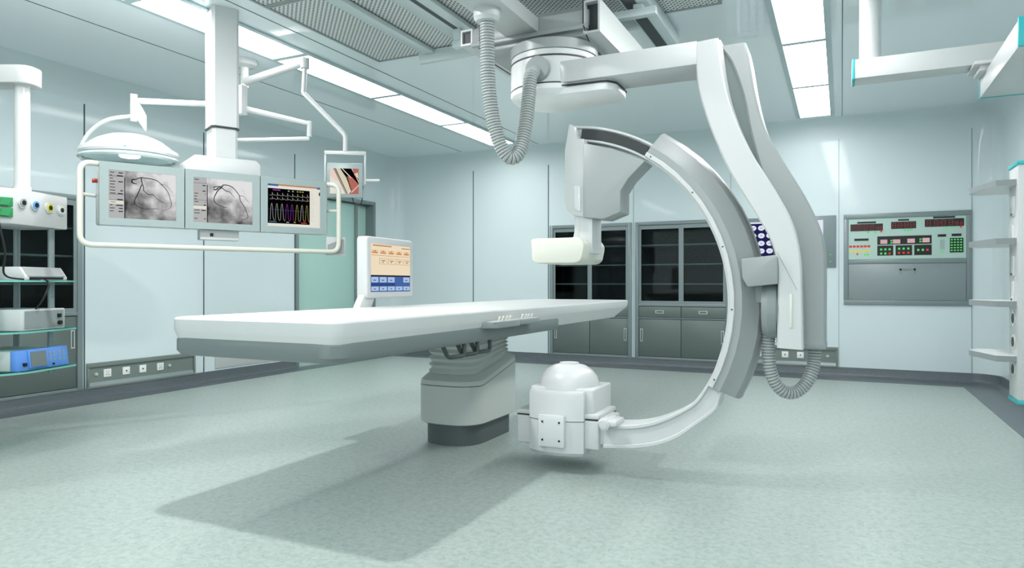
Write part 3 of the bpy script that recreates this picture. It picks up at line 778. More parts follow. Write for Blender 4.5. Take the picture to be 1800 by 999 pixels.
# column front, recess, rear shell
CL = [(-0.698, 2.378), (-0.695, 2.25), (-0.684, 2.137), (-0.654, 2.02), (-0.611, 1.89), (-0.545, 1.727), (-0.479, 1.599), (-0.390, 1.446), (-0.328, 1.329), (-0.298, 1.225), (-0.290, 1.113), (-0.294, 0.778)]
CR = [(-0.582, 2.385), (-0.572, 2.30), (-0.562, 2.22), (-0.533, 2.074), (-0.479, 1.911), (-0.417, 1.773), (-0.350, 1.657), (-0.293, 1.556), (-0.227, 1.419), (-0.186, 1.254), (-0.177, 1.031), (-0.172, 0.772)]
def sm(L, n=4): return [(p.x, p.y) for p in catmull([(x, z, 0) for x, z in L], n)]
cl = sm(CL); cr_ = sm(CR)
b = B(); 
poly = cl + list(reversed(cr_)) + [(-.60, 2.37)]
def strip_prism(b, A, C, y0, y1, mi=0, chamf=0.0):
    """quads between two matched outlines extruded along Y, with a chamfered front"""
    n = len(A); R = []
    for (ax, az), (cx, cz) in zip(A, C):
        d = Vector((cx - ax, cz - az)).normalized() * chamf
        R.append([bm_v(b, ax, y1, az), bm_v(b, ax, y0 + chamf, az), bm_v(b, ax + d.x, y0, az + d.y), bm_v(b, cx - d.x, y0, cz - d.y), bm_v(b, cx, y0 + chamf, cz), bm_v(b, cx, y1, cz)])
    for p, q in zip(R, R[1:]):
        for k in range(6):
            f = b.faces.new((p[k], p[(k + 1) % 6], q[(k + 1) % 6], q[k])); f.material_index = mi
    b.faces.new(R[0]).material_index = mi; b.faces.new(R[-1]).material_index = mi
def bm_v(b, x, y, z): return b.verts.new((x, y, z))
strip_prism(b, cl, cr_, 3.70, 3.88, chamf=.008); 
gobj('column_front', b, 'white')
def off(L, dx): return [(x + dx, z) for x, z in L]
SR = sm([(-0.465, 2.397), (-0.445, 2.304), (-0.415, 2.117), (-0.366, 1.927), (-0.276, 1.747), (-0.172, 1.559), (-0.110, 1.421), (-0.080, 1.320), (-0.072, 1.215), (-0.072, 1.0), (-0.072, 0.79)])
SL = sm([(-0.605, 2.397), (-0.542, 2.304), (-0.480, 2.117), (-0.444, 1.927), (-0.40, 1.747), (-0.345, 1.559), (-0.285, 1.421), (-0.25, 1.320), (-0.23, 1.215), (-0.22, 1.0), (-0.22, 0.79)])
b = B(); strip_prism(b, SL, SR, 3.87, 4.10, chamf=.012); gobj('column_shell', b, 'ltgrey')
M['coregrey'] = mat('column_core_grey', (108, 120, 118), .5)
b = B(); strip_prism(b, off(SL, -.09), off(SL, .03), 3.885, 4.0); gobj('column_core', b, 'coregrey')
b = B(); add_box(b, -.222, -.070, 3.865, 4.105, .765, .79, .004); gobj('shell_end_cap', b, 'midgrey')
b = B(); add_box(b, -.235, -.222, 3.694, 3.701, .88, 1.05, .002); gobj('label_strip', b, 'cream')
b = B(); add_tube(b, [(-.293, 3.699, 1.26), (-.2, 3.699, 1.07)], .0012, 5); gobj('column_seam', b, 'ltgrey')
# carrier block and hub
b = B(); add_prism(b, fillet([(-.462, 1.228), (-.30, 1.245), (-.288, 1.235), (-.288, 1.10), (-.43, 1.085), (-.455, 1.13)], .006, 2), 'y', 3.66, 3.78, .006); gobj('carrier_block', b, 'ltgrey')
b = B(); add_box(b, -.44, -.26, 3.78, 4.0, 1.0, 1.24, .01); 
gobj('carrier_mount', b, 'midgrey')
b = B(); add_lathe(b, [(0, -.03), (.14, -.03), (.16, 0), (.15, .04), (.12, .06), (0, .065)], (0, 0, 0), 36)
xf(b.verts, Matrix.Translation((-.34, 3.84, .97)) @ Matrix.Rotation(PI / 2, 4, 'Y')); gobj('pivot_hub', b, 'midgrey')
# the C: white arc
CXc, CZc = -1.47, 1.0
def pol(a, r): a = math.radians(a); return (CXc + r * math.cos(a), CZc + r * math.sin(a))
inn = [pol(a, .93) for a in (84, 76, 68, 60, 50, 40, 30, 20, 10, 0, -10, -20, -27.5)] + [(-0.714, 0.47), (-0.80, 0.407), (-0.93, 0.345), (-1.06, 0.312), (-1.22, 0.30)]
outt = [pol(a, 1.02) for a in (86, 78, 69, 60, 50, 40, 30, 20, 10, 0, -10, -20, -29)] + [(-0.60, 0.435), (-0.70, 0.345), (-0.83, 0.248), (-1.0, 0.19), (-1.223, 0.165)]
A = sm(inn, 4); C = sm(outt, 4)
b = B(); strip_prism(b, A, C, 3.765, 3.93, chamf=.004); arcw = gobj('c_arc', b, 'white')
def lerp(P, Q, t): return [(p[0] + (q[0] - p[0]) * t, p[1] + (q[1] - p[1]) * t) for p, q in zip(P, Q)]
for t0, t1 in ((0, .17), (.83, 1)):
    b = B(); strip_prism(b, lerp(A, C, t0), lerp(A, C, t1), 3.75, 3.77, chamf=.004); gobj('edge_rail', b, 'white')
# dark guide slot near the top end
aa = [83, 79, 75, 71, 67, 63, 59]
b = B(); strip_prism(b, [pol(a, .947) for a in aa], [pol(a, 1.0) for a in aa], 3.748, 3.77); gobj('guide_slot', b, 'slot')
# grey cover
ang = [58.5 - k * (58.5 + 27.6) / 14 for k in range(15)]
b = B()
sec = [(.945, 4.0), (.945, 3.735), (1.005, 3.735), (1.025, 3.755), (1.085, 3.79), (1.105, 3.83), (1.11, 3.93), (1.09, 4.0)]
R = [[b.verts.new((pol(a, r)[0], y, pol(a, r)[1])) for r, y in sec] for a in ang]
for p, q in zip(R, R[1:]):
    for k in range(len(sec)): b.faces.new((p[k], p[(k + 1) % len(sec)], q[(k + 1) % len(sec)], q[k]))
b.faces.new(R[0]); b.faces.new(R[-1]); cov = gobj('arc_cover', b, 'ltgrey')
b = B(); strip_prism(b, [pol(a, .943) for a in ang], [pol(a, .968) for a in ang], 3.725, 3.74, chamf=.003); gobj('cover_trim', b, 'white')
b = B()
for a in (56.5, 38, 18, -2, -25):
    x, z = pol(a, .955); add_cyl(b, (x, 3.721, z), (x, 3.728, z), .004, 10)
gobj('screw', b, 'black')
# detector housing
b = B(); add_prism(b, [(-1.41, 2.02), (-1.437, 1.873), (-1.437, 1.579), (-1.425, 1.526), (-1.388, 1.493), (-1.322, 1.482), (-1.318, 1.926), (-1.36, 1.93), (-1.38, 2.005)], 'y', 3.70, 3.95, .006); gobj('detector_housing', b, 'white')
b = B(); add_prism(b, fillet([(-1.378, 1.53), (-1.338, 1.51), (-1.338, 1.655), (-1.35, 1.66), (-1.378, 1.66)], .008, 3), 'y', 3.69, 3.705, .002); gobj('access_cover', b, 'white_gloss')
b = B(); add_prism(b, [(-1.318, 1.9), (-1.155, 1.855), (-1.041, 1.806), (-0.965, 1.77), (-1.06, 1.68), (-1.103, 1.615), (-1.103, 1.499), (-1.202, 1.463), (-1.322, 1.478)], 'y', 3.69, 3.87, .006); gobj('generator_box', b, 'ltgrey')
b = B(); add_prism(b, [(-1.385, 1.50), (-1.385, 1.40), (-1.392, 1.37), (-1.42, 1.36), (-1.42, 1.34), (-1.352, 1.34), (-1.352, 1.50)], 'y', 3.72, 3.86, .003)
add_prism(b, [(-1.352, 1.50), (-1.352, 1.275), (-1.275, 1.275), (-1.275, 1.475)], 'y', 3.715, 3.88, .003); gobj('detector_post', b, 'white')
b = B(); add_prism(b, fillet([(-1.607, 1.353), (-1.598, 1.235), (-1.57, 1.217), (-1.33, 1.217), (-1.30, 1.235), (-1.282, 1.32), (-1.31, 1.36), (-1.58, 1.36)], .022, 5), 'y', 3.60, 3.98, .008, 2); gobj('flat_detector', b, 'cream')
# tube housing
X0, Y0 = -1.505, 3.93
foot2 = []
for k in range(13):
    a = -PI / 2 + (k - 6) / 6 * .55
    foot2.append((X0 + .31 * math.sin((k - 6) / 6 * .58), Y0 - .29 * math.cos((k - 6) / 6 * .58) + .05))
foot2 += [(X0 + .17, Y0 + .2), (X0 - .17, Y0 + .2)]
bm = loft([[(x, y, .105) for x, y in [(X0 + (px_ - X0) * .93, Y0 + (py_ - Y0) * .93) for px_, py_ in foot2]], [(x, y, .125) for x, y in foot2], [(x, y, .46) for x, y in foot2], [(X0 + (x - X0) * .97, Y0 + (y - Y0) * .97, .475) for x, y in foot2]])
tb = gobj('tube_housing', bm, 'white')
b = B(); add_box(b, X0 - .265, X0 + .255, Y0 - .17, Y0 + .17, .145, .315, .012, 3); add_prism(b, [(X0 + .22, .33), (X0 + .30, .325), (X0 + .30, .19), (X0 + .22, .16)], 'y', Y0 - .15, Y0 + .1, .01); gobj('lower_casing', b, 'white')
b = B(); add_box(b, X0 - .262, X0 + .252, Y0 - .167, Y0 + .167, .314, .320); 
fs = [(X0 + (x - X0) * 1.002, Y0 + (y - Y0) * 1.004) for x, y in foot2]; add_prism(b, fs, 'z', .306, .309); gobj('casing_seam', b, 'line')
b = B(); add_box(b, X0 - .265, X0 + .255, Y0 - .17, Y0 + .17, .32, .35, .01, 2); add_box(b, X0 - .185, X0 + .215, Y0 - .15, Y0 + .19, .34, .49, .012, 3); gobj('upper_casing', b, 'white')
b = B(); add_lathe(b, [(.185, 0), (.183, .03), (.17, .075), (.14, .112), (.10, .138), (.06, .148), (.058, .156), (0, .157)], (X0 + .01, Y0 + .0, .468), 40, sy=.95); gobj('tube_dome', b, 'white')
b = B(); add_box(b, X0 - .085, X0 + .075, Y0 - .262, Y0 - .22, .16, .345, .006, 2); pln = gobj('cover_plate', b, 'white_gloss')
b = B()
for dx in (-.057, .047):
    for z in (.20, .305): add_cyl(b, (X0 + dx, Y0 - .26, z), (X0 + dx, Y0 - .266, z), .006, 12)
gobj('screw', b, 'black', pln)
b = B(); add_cyl(b, (-1.195, 3.68, .31), (-1.195, 3.86, .31), .028, 24); add_cyl(b, (-1.195, 3.675, .31), (-1.195, 3.69, .31), .018, 20); add_box(b, -1.24, -1.13, 3.70, 3.86, .30, .335, .01); gobj('pivot_knob', b, 'white')
# corrugated hoses
def hose(P, r, pitch=.0155, name='corrugated_hose'):
    Q = catmull(P, 24)
    L = [0]
    for a, c in zip(Q, Q[1:]): L.append(L[-1] + (c - a).length)
    n = int(L[-1] / pitch) * 5; out = []; rad = []
    j = 0
    for i in range(n + 1):
        s = L[-1] * i / n
        while j < len(L) - 2 and L[j + 1] < s: j += 1
        t = (s - L[j]) / max(1e-9, L[j + 1] - L[j]); out.append(Q[j].lerp(Q[j + 1], t))
        rad.append(r * (1, 1.0, 1.0, .88, .88)[i % 5])
    b = B(); add_tube(b, out, r, 20, True, radii=rad)
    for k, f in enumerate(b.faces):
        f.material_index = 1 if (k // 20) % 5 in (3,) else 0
    return b
hA = [(-1.752, 3.34, 2.54), (-1.752, 3.345, 2.40), (-1.752, 3.36, 2.20), (-1.735, 3.38, 2.01), (-1.70, 3.40, 1.87), (-1.657, 3.43, 1.80), (-1.615, 3.47, 1.84), (-1.60, 3.52, 2.0), (-1.60, 3.56, 2.16), (-1.605, 3.6, 2.29), (-1.60, 3.69, 2.34)]
o = gobj('corrugated_hose', hose(hA, .040), ['hose', 'hose_groove_shade'], smooth=False)
b = B(); add_cyl(b, (-1.585, 3.64, 2.345), (-1.585, 3.70, 2.345), .072, 28); gobj('hose_socket', b, 'midgrey')
hB = [(-.345, 3.84, .86), (-.347, 3.84, .75), (-.34, 3.84, .66), (-.315, 3.85, .585), (-.27, 3.87, .535), (-.215, 3.90, .535), (-.165, 3.93, .585), (-.135, 3.96, .67), (-.128, 3.97, .77)]
gobj('corrugated_hose', hose(hB, .034), ['hose', 'hose_groove_shade'], smooth=False)
for o in bpy.data.objects:
    if o.name.startswith('corrugated_hose'):
        for p in o.data.polygons: p.use_smooth = False

# ------------------------------------------------------------------ monitor boom with three monitors
ML = Vector((-4.201, 2.778)); MD = Vector((.4585, .8887))   # row start and direction in plan
MD = (Vector((-3.517, 4.103)) - ML); RL = MD.length; MD.normalize()
ma_ = math.atan2(MD.y, MD.x)    # local +X along the row; local -Y faces the room
TB = thing('monitor_boom', 'white ceiling column with cream tube frame carrying three monitors', 'monitor boom', (ML.x, ML.y, 1.46), ma_)
b = B(); add_box(b, .0, .0 + RL + .03, .065, .20, .02, .39, .012); obj('housing', b, 'white', TB)
b = B(); add_cyl(b, (-.03, .10, .30), (.0, .10, .30), .014, 14); obj('release_button', b, 'red', TB)
b = B(); xa, xb, za, zb = -.105, RL + .09, -.115, .40
P = corner_path([(.06, .06, zb), (xa, .0, zb - .0), (xa, .0, za), (xb, .0, za), (xb, .0, zb - .0), (xb - .1, .06, zb)], .07, 6)
add_tube(b, P, .0175, 14); tf = obj('tube_frame', b, 'cream2', TB)
for x in (xa, xb):
    b = B(); add_cyl(b, (x, .0, .2), (x + (.09 if x < 0 else -.09), .08, .2), .011, 10); obj('frame_stub', b, 'cream2', TB)
cx_ = .775
b = B(); add_prism(b, [(cx_ - .26, .395), (cx_ + .24, .395), (cx_ + .24, .50), (cx_ + .21, .53), (cx_ - .20, .53), (cx_ - .26, .48)], 'y', .07, .26, .006); obj('hanger_bracket', b, 'white', TB)
def sq(x, y, hx, ch=.02): return [(x - hx, y - hx + ch), (x - hx + ch, y - hx), (x + hx - ch, y - hx), (x + hx, y - hx + ch), (x + hx, y + hx), (x - hx, y + hx)]
b = B(); add_prism(b, sq(cx_, .16, .086), 'z', .53, .735); obj('lower_column', b, 'white', TB)
b = B(); add_prism(b, sq(cx_, .16, .096), 'z', .735, .748); obj('column_ring', b, 'slot', TB)
b = B(); add_prism(b, sq(cx_, .16, .093), 'z', .748, ZC - 1.46 - .001); obj('upper_column', b, 'white', TB)
b = B(); add_box(b, .60, .86, .05, .13, -.055, .015, .006); hb = obj('hand_control', b, 'white', TB)
b = B(); add_box(b, .665, .685, .044, .052, -.03, -.008); obj('control_button', b, 'black', hb)
b = B(); add_box(b, RL - .0, RL + .155, .02, .03, -.14, .0, .003); cd = obj('document_clip', b, 'white', TB)
b = B(); add_prism(b, [(RL + .01, -.06), (RL + .14, -.01), (RL + .14, -.12), (RL + .01, -.13)], 'y', .012, .02); obj('clip_sheet', b, 'ltgrey', cd)

mw = RL / 3
def monitor(k, label, w0, w1):
    t = thing('monitor', label, 'monitor', (ML.x + MD.x * w0, ML.y + MD.y * w0, 1.475), ma_, 'three monitors on the boom')
    W = w1 - w0 - .006; H = .40
    b = B(); 
    for a in ((0, W, 0, .045), (0, W, H - .05, H), (0, .05, .045, H - .05), (W - .05, W, .045, H - .05)): add_box(b, a[0], a[1], 0, .03, a[2], a[3])
    add_box(b, .002, W - .002, .012, .062, .002, H - .002, .004)
    obj('bezel', b, 'monframe', t)
    return t, W, H
def sb(b, x0, x1, z0, z1, mi, y=.009): add_box(b, x0, x1, y, y + .0012, z0, z1, mi=mi)
def ribbon(b, P, w, mi, y=.0075, W=None):
    P = catmull([(x, y, z) for x, z in P], 5)
    for i, (p, q) in enumerate(zip(P, P[1:])):
        d = (q - p); 
        if d.length < 1e-6: continue
        n = Vector((-d.z, 0, d.x)).normalized() * w * (1 if not W else W(i / len(P)))
        f = b.faces.new([b.verts.new(p + n), b.verts.new(p - n), b.verts.new(q - n + d * .1), b.verts.new(q + n + d * .1)]); f.material_index = mi
def scr(W, H):      # screen mapping from fractions
    x0, x1, z0, z1 = .05, W - .05, .045, H - .05
    return (lambda u: x0 + u * (x1 - x0)), (lambda v: z1 - v * (z1 - z0))
def angio(t, W, H, imgmat, side, vessels, seed):
    fx, fz = scr(W, H); rnd = random.Random(seed); b = B()
    sb(b, fx(0), fx(side), fz(1), fz(0), 0); sb(b, fx(side), fx(1), fz(1), fz(0), 1)
    sb(b, fx(side), fx(side + .012), fz(1), fz(.15), 2, .0085)
    for q in range(15):
        v = .04 + q * .062
        if rnd.random() < .8: sb(b, fx(.02), fx(.02 + rnd.uniform(.03, .09)), fz(v + .014), fz(v), 2, .0083)
        if rnd.random() < .6: sb(b, fx(side - .02 - rnd.uniform(.01, .1)), fx(side - .02), fz(v + .02), fz(v), 2, .0083)
    for v in (.12, .5, .62): sb(b, fx(0), fx(side), fz(v + .006), fz(v), 2, .0083)
    sb(b, fx(.005), fx(side - .01), fz(.70), fz(.63), 3, .0083)
    for P, wd in vessels: ribbon(b, [(fx(x), fz(z)) for x, z in P], wd * 1.0, 2, W=lambda q: 1.15 - .75 * q)
    obj('screen', b, ['e_grey', imgmat, 'e_ink', 'e_white'], t, smooth=False)
t, W, H = monitor(0, 'left monitor of the boom showing a grey angiogram', .0, mw)
def N1(u, v): return ((u - 15) / 1075, (v - 80 - (u - 15) * .09) / 815)
v1 = [([N1(370, 290), N1(400, 315), N1(450, 325)], .004), ([N1(370, 290), N1(385, 250), N1(440, 245), N1(510, 220), N1(600, 228), N1(700, 245), N1(780, 275), N1(850, 340), N1(920, 420), N1(970, 510), N1(1000, 620), N1(1015, 700), N1(980, 765), N1(910, 785)], .0028),
      ([N1(520, 225), N1(535, 310), N1(560, 390), N1(560, 440), N1(630, 505), N1(710, 515), N1(760, 575), N1(850, 640), N1(940, 680)], .0025),
      ([N1(530, 340), N1(500, 420), N1(460, 520), N1(420, 600), N1(425, 670), N1(500, 735), N1(620, 765), N1(800, 765)], .0026), ([N1(850, 335), N1(930, 360), N1(1000, 440), N1(1040, 490)], .001), ([N1(410, 180), N1(470, 225)], .001)]
angio(t, W, H, 'angio1', .225, v1, 3)
t, W, H = monitor(1, 'middle monitor of the boom showing a darker angiogram', mw, 2 * mw)
def N2(u, v): return ((u - 120) / 960, (v - 75 - (u - 120) * .09) / 780)
v2 = [([N2(440, 290), N2(480, 300), N2(520, 260), N2(575, 250), N2(600, 215), N2(680, 225), N2(750, 260), N2(810, 330), N2(860, 410), N2(880, 500), N2(940, 600), N2(980, 700), N2(1005, 800), N2(960, 835), N2(900, 840)], .0032),
      ([N2(570, 265), N2(520, 300), N2(480, 370), N2(450, 450), N2(470, 530), N2(580, 600), N2(660, 615)], .0032), ([N2(575, 265), N2(640, 320), N2(700, 340), N2(740, 390), N2(780, 440)], .0025),
      ([N2(440, 270), N2(470, 245), N2(575, 235)], .003), ([N2(860, 410), N2(930, 420), N2(980, 480), N2(1030, 550)], .0015)]
angio(t, W, H, 'angio2', .225, v2, 5)
t, W, H = monitor(2, 'right monitor of the boom showing black waveform traces', 2 * mw, RL)
fx, fz = scr(W, H); b = B()
sb(b, fx(0), fx(1), fz(1), fz(0), 0); sb(b, fx(.0), fx(.80), fz(.93), fz(.1), 1, .0085)
sb(b, fx(0), fx(.2), fz(.045), fz(0), 2, .0085); sb(b, fx(.2), fx(.95), fz(.03), fz(0.0), 3, .0085); sb(b, fx(.94), fx(1), fz(.045), fz(0), 2, .0085)
sb(b, fx(.1), fx(.24), fz(.15), fz(.125), 4, .008)
for u in (.38, .46, .55, .60, .65): sb(b, fx(u), fx(u + .03), fz(.155), fz(.13), 5 if u < .5 else 6, .008)
for r, (v0, amp) in enumerate(((.26, .06), (.35, .05))):
    P = []
    for k in range(8):
        u = .04 + k * .095; P += [(fx(u), fz(v0)), (fx(u + .04), fz(v0 + .01)), (fx(u + .05), fz(v0 - amp)), (fx(u + .06), fz(v0 + .005)), (fx(u + .08), fz(v0 - .01))]
    ribbon(b, P, .0009, 5, .0078)
for k in range(8):
    u = .05 + k * .095; m = (5, 5, 5, 4, 4, 6, 5, 6)[k]
    ribbon(b, [(fx(u), fz(.85)), (fx(u + .012), fz(.56)), (fx(u + .03), fz(.46)), (fx(u + .045), fz(.58)), (fx(u + .055), fz(.80)), (fx(u + .08), fz(.87))], .0011, m, .0078)
ribbon(b, [(fx(.02), fz(.6)), (fx(.3), fz(.61)), (fx(.75), fz(.62))], .0006, 2, .0077)
sb(b, fx(.03), fx(.17), fz(.9), fz(.88), 7, .008); sb(b, fx(.35), fx(.4), fz(.905), fz(.885), 5, .008); sb(b, fx(.49), fx(.53), fz(.9), fz(.88), 6, .008); sb(b, fx(.63), fx(.74), fz(.905), fz(.885), 8, .008)
for q in range(12): sb(b, fx(.82), fx(.82 + .04 + .01 * (q % 5)), fz(.17 + q * .06), fz(.163 + q * .06), 9, .0083)
sb(b, fx(.98), fx(1), fz(.2), fz(.12), 1, .008)
obj('screen', b, ['e_white', 'e_black', 'e_blue', 'e_orange', 'e_purple', 'e_trace', 'e_traceY', 'e_cyan', 'e_red', 'e_grey'], t, smooth=False)

# ------------------------------------------------------------------ surgical lamp
SLp = thing('surgical_lamp', 'round white surgical lamp on a curved arm behind the monitors', 'surgical lamp', (-4.571, 3.244, 2.0))
R25 = Vector((.902, .432, 0))
b = B(); add_lathe(b, [(0, .175), (.08, .172), (.16, .155), (.24, .12), (.30, .075), (.335, .05), (.352, .045), (.357, .02), (.35, .005), (.335, .0), (.33, .01), (.2, .035), (0, .04)], n=56); b.transform(Matrix.Diagonal((.9, .9, .95, 1))); obj('dome', b, 'white_gloss', SLp)
b = B(); add_lathe(b, [(.335, .0), (.355, -.004), (.357, -.018), (.34, -.03), (.325, -.022), (.325, -.004)], n=56); b.transform(Matrix.Diagonal((.9, .9, 1, 1))); obj('glass_ring', b, 'clear', SLp)
b = B(); add_lathe(b, [(0, .03), (.2, .022), (.29, -.01)], n=40); obj('reflector', b, 'diffuser_dim', SLp)
b = B(); add_lathe(b, [(0, .0), (.06, .0), (.07, .01), (.06, .028), (0, .028)], n=32); obj('reflection_glow', b, 'lampreflection', SLp)  # glowing disc stands in for a bright reflection under the dome
# arms in world coordinates
b = B()
for k, a in enumerate((200, 320, 80)):
    p = Vector((-4.571 + .318 * math.cos(math.radians(a)), 3.244 + .318 * math.sin(math.radians(a)), 2.03)); add_cyl(b, p, p + Vector((.02 * math.cos(math.radians(a)), .02 * math.sin(math.radians(a)), .004)), .008, 8)
obj('rim_bolt', b, 'chrome', SLp, world=True)
cr0 = Vector((-.902, -.432, 0)); 
pe = Vector((-4.571, 3.244, 2.02)) + cr0 * .35; pj = pe + cr0 * -.355 + Vector((0, 0, .28))
b = B(); add_tube(b, catmull([pe + R25 * a + Vector((0, 0, z)) for a, z in ((.05, 0), (-.008, .0), (.012, .08), (.055, .15), (.12, .21), (.21, .255), (.345, .275), (.37, .276))], 7), .0135, 12); obj('curved_yoke', b, 'white_gloss', SLp, world=True)
b = B(); vs = add_box(b, -.022, .022, -.02, .02, -.09, .10, .004); xf(vs, Matrix.Translation(pj + Vector((0.02, 0.01, .05))) @ Matrix.Rotation(ma_, 4, 'Z'))
q0 = pj + Vector((.03, .015, .13)); q1 = pj + Vector((.10, .05, .0)); add_prism(b, [(0, 0), (0, .14), (.075, 0), (.075, -.11)], 'y', -.015, .015, .003, mtx=Matrix.Translation(pj + Vector((.03, .015, .0))) @ Matrix.Rotation(math.radians(25.6), 4, 'Z')); obj('arm_joint', b, 'white_gloss', SLp, world=True)
pa = Vector((-4.535, 3.262, 2.405)); pb_ = 0; pc = Vector((-3.696, 4.107, 2.335))
b = B(); add_tube(b, [pa, Vector((-4.22, 3.72, 2.45)), Vector((-4.10, 3.83, 2.44))], .021, 16)
add_tube(b, [Vector((-4.13, 3.80, 2.44)), pc], .022, 16, radii=[.024, .017]); obj('swivel_arm', b, 'white_gloss', SLp, world=True)
b = B(); add_cyl(b, pc + Vector((0, 0, .02)), pc + Vector((-.005, 0, -.10)), .018, 16); add_tube(b, [pc + Vector((-.0, 0, -.115)), Vector((-4.21, 3.78, 2.19))], .016, 12)
add_box(b, -4.125, -4.06, 3.78, 3.84, 2.38, 2.60, .006)
add_cyl(b, Vector((-4.21, 3.78, 2.16)), Vector((-4.21, 3.78, 3.045)), .024, 20); add_cyl(b, Vector((-4.21, 3.78, 3.0)), Vector((-4.21, 3.78, 3.034)), .045, 28); obj('ceiling_pole', b, 'white_gloss', SLp, world=True)

# ------------------------------------------------------------------ small video monitor on its own arm
A2 = thing('monitor_suspension', 'white jointed ceiling arm holding the small video monitor', 'ceiling arm', (-4.694, 4.405, ZC))
b = B(); add_lathe(b, [(0, 0), (.11, 0), (.11, -.03), (.10, -.05), (.035, -.065), (.03, -.18), (0, -.18)], (0, 0, 0), 36); obj('ceiling_flange', b, 'white_gloss', A2)
f0 = Vector((-4.694, 4.405, 2.86)); f1 = Vector((-3.938, 4.323, 2.905)); f2 = Vector((-3.95, 4.318, 2.655)); f3 = Vector((-3.642, 4.465, 2.31)); f4 = Vector((-3.642, 4.465, 2.18))
b = B(); add_cyl(b, f0 + Vector((0, 0, .06)), f0 - Vector((0, 0, .05)), .035, 20); vs = add_tube(b, [f0, f1], .034, 16, radii=[.036, .03]); add_cyl(b, f1 + Vector((0, -.0, .03)), f1 - Vector((0, 0, .05)), .036, 20); obj('upper_arm', b, 'white', A2, world=True)
b = B(); add_cyl(b, f1 - Vector((0, 0, .03)), f2, .018, 16); add_tube(b, corner_path([f2 + Vector((0, 0, .02)), f2, f3, f4], .03, 5), .018, 16); obj('lower_arm', b, 'white', A2, world=True)
rz2 = math.radians(34); my = Matrix.Translation(f4) @ Matrix.Rotation(rz2, 4, 'Z')
b = B(); hw = .165
for a in ((-hw, hw, -.015, .015, -.03, .0), (-hw, -hw + .014, -.015, .015, -.27, -.03), (hw - .014, hw, -.015, .015, -.27, -.03)): add_box(b, *a, .004, mtx=my)
add_tube(b, [my @ Vector((hw - .01, -.0, -.235)), my @ Vector((hw + .11, -.02, -.235))], .011, 10)
obj('yoke', b, 'white', A2, world=True)
V = thing('video_monitor', 'small video monitor showing a red surgical view, hung from a yoke', 'monitor', (f4.x, f4.y, 1.80), rz2)
hw = .14; b = B(); add_box(b, -hw, hw, -.03, .02, 0, .28, .005); obj('bezel', b, 'monframe', V)
b = B(); x0, x1, z0, z1 = -.118, .108, .03, .235
def vq(pts, mi, y):
    f = b.faces.new([b.verts.new((x0 + p[0] * (x1 - x0), y, z1 - p[1] * (z1 - z0))) for p in pts]); f.material_index = mi
vq([(0, 0), (1, 0), (1, 1), (0, 1)], 0, -.0315)
vq([(0, 0), (.12, 0), (.55, 1), (0, 1)], 1, -.032)
vq([(0, .3), (.3, .55), (.5, 1), (0, 1)], 0, -.0325)
vq([(.12, 0), (.2, 0), (.62, 1), (.55, 1)], 2, -.0325)
vq([(.2, 0), (.35, 0), (.58, .35), (.72, .8), (.62, 1), (.56, .85)], 3, -.0325)
vq([(.35, 0), (.75, 0), (1, .55), (1, .62), (.75, .35), (.68, .4), (.78, .95), (.72, .85), (.58, .4)], 4, -.0325)
vq([(.6, .3), (.78, .35), (1, .62), (1, 1), (.66, 1), (.75, .85)], 5, -.033)
vq([(.78, .0), (1, 0), (1, .5), (.85, .25)], 5, -.033)
vq([(.85, .2), (.97, .15), (1, .38), (.93, .35)], 3, -.0335)
vq([(.4, .0), (.44, 0), (.76, .36), (.73, .38)], 1, -.034)
vq([(.74, .93), (.76, .96), (1, .68), (1, .64)], 1, -.034)
vq([(.15, 0), (.165, 0), (.59, 1), (.57, 1)], 0, -.034)
obj('screen', b, ['e_white', 'e_pink', 'e_ink', 'e_tan', 'e_black', 'e_flesh'], V, smooth=False)
b = B(); add_tube(b, catmull([(.06, .0, .01), (.065, 0, -.03), (.10, 0, -.055), (.13, 0, -.03), (.135, 0, .04), (.142, 0, .1)], 6), .004, 8); obj('cable', b, 'black', V)

# ------------------------------------------------------------------ left equipment pendant
OP = (-4.83, 2.63); RP = math.radians(20.9)
LP = thing('equipment_pendant', 'white ceiling pendant with gas ports and glass shelves at the left', 'ceiling pendant', (OP[0], OP[1], 0), RP)
b = B(); add_prism(b, fillet([(.12, .315), (.12, -.15), (.03, -.31), (-.26, -.31), (-.26, .315)], [.01, .05, .05, .03, .03], 5), 'z', 1.475, 1.70, .008); hd = obj('port_head', b, 'pendant', LP)
b = B(); add_lathe(b, [(.052, 1.70), (.052, 1.735), (.046, 1.745), (.044, 2.42), (0, 2.42)], (0, .06, 0), 32); obj('pendant_column', b, 'pendant', LP)
LA = Matrix.Rotation(math.radians(25.6) - RP, 4, 'Z')
b = B(); vs = add_prism(b, fillet([(-1.4, -.09), (.10, -.09), (.10, .09), (-1.4, .09)], [.0, .08, .08, .0], 8), 'z', 2.40, 2.515, .005); xf(vs, Matrix.Translation((0, .06, 0)) @ LA); obj('swing_arm', b, 'pendant', LP)
b = B(); vs = add_lathe(b, [(.08, 2.515), (.08, ZC - .03), (.14, ZC - .02), (.14, ZC - .001), (0, ZC - .001)], (-1.3, 0, 0), 32); xf(vs, Matrix.Translation((0, .06, 0)) @ LA); obj('ceiling_post', b, 'pendant', LP)
for k, (y, m) in enumerate(((-.085, 'ringgrey'), (.02, 'ringblue'), (.14, 'ringyellow'), (.245, 'ringwhite'))):
    z = 1.615 - k * .004
    b = B(); add_cyl(b, (.118, y, z), (.130, y, z), .036, 28); o = obj('gas_port', b, 'white', hd, label=None)
    b = B(); add_cyl(b, (.130, y, z), (.136, y, z), .026, 24, mi=0); add_cyl(b, (.1355, y, z), (.138, y, z), .016, 20, mi=1); obj('port_ring', b, [m, 'black'], o) if False else obj('port_ring', b, [m, 'black'], LP)
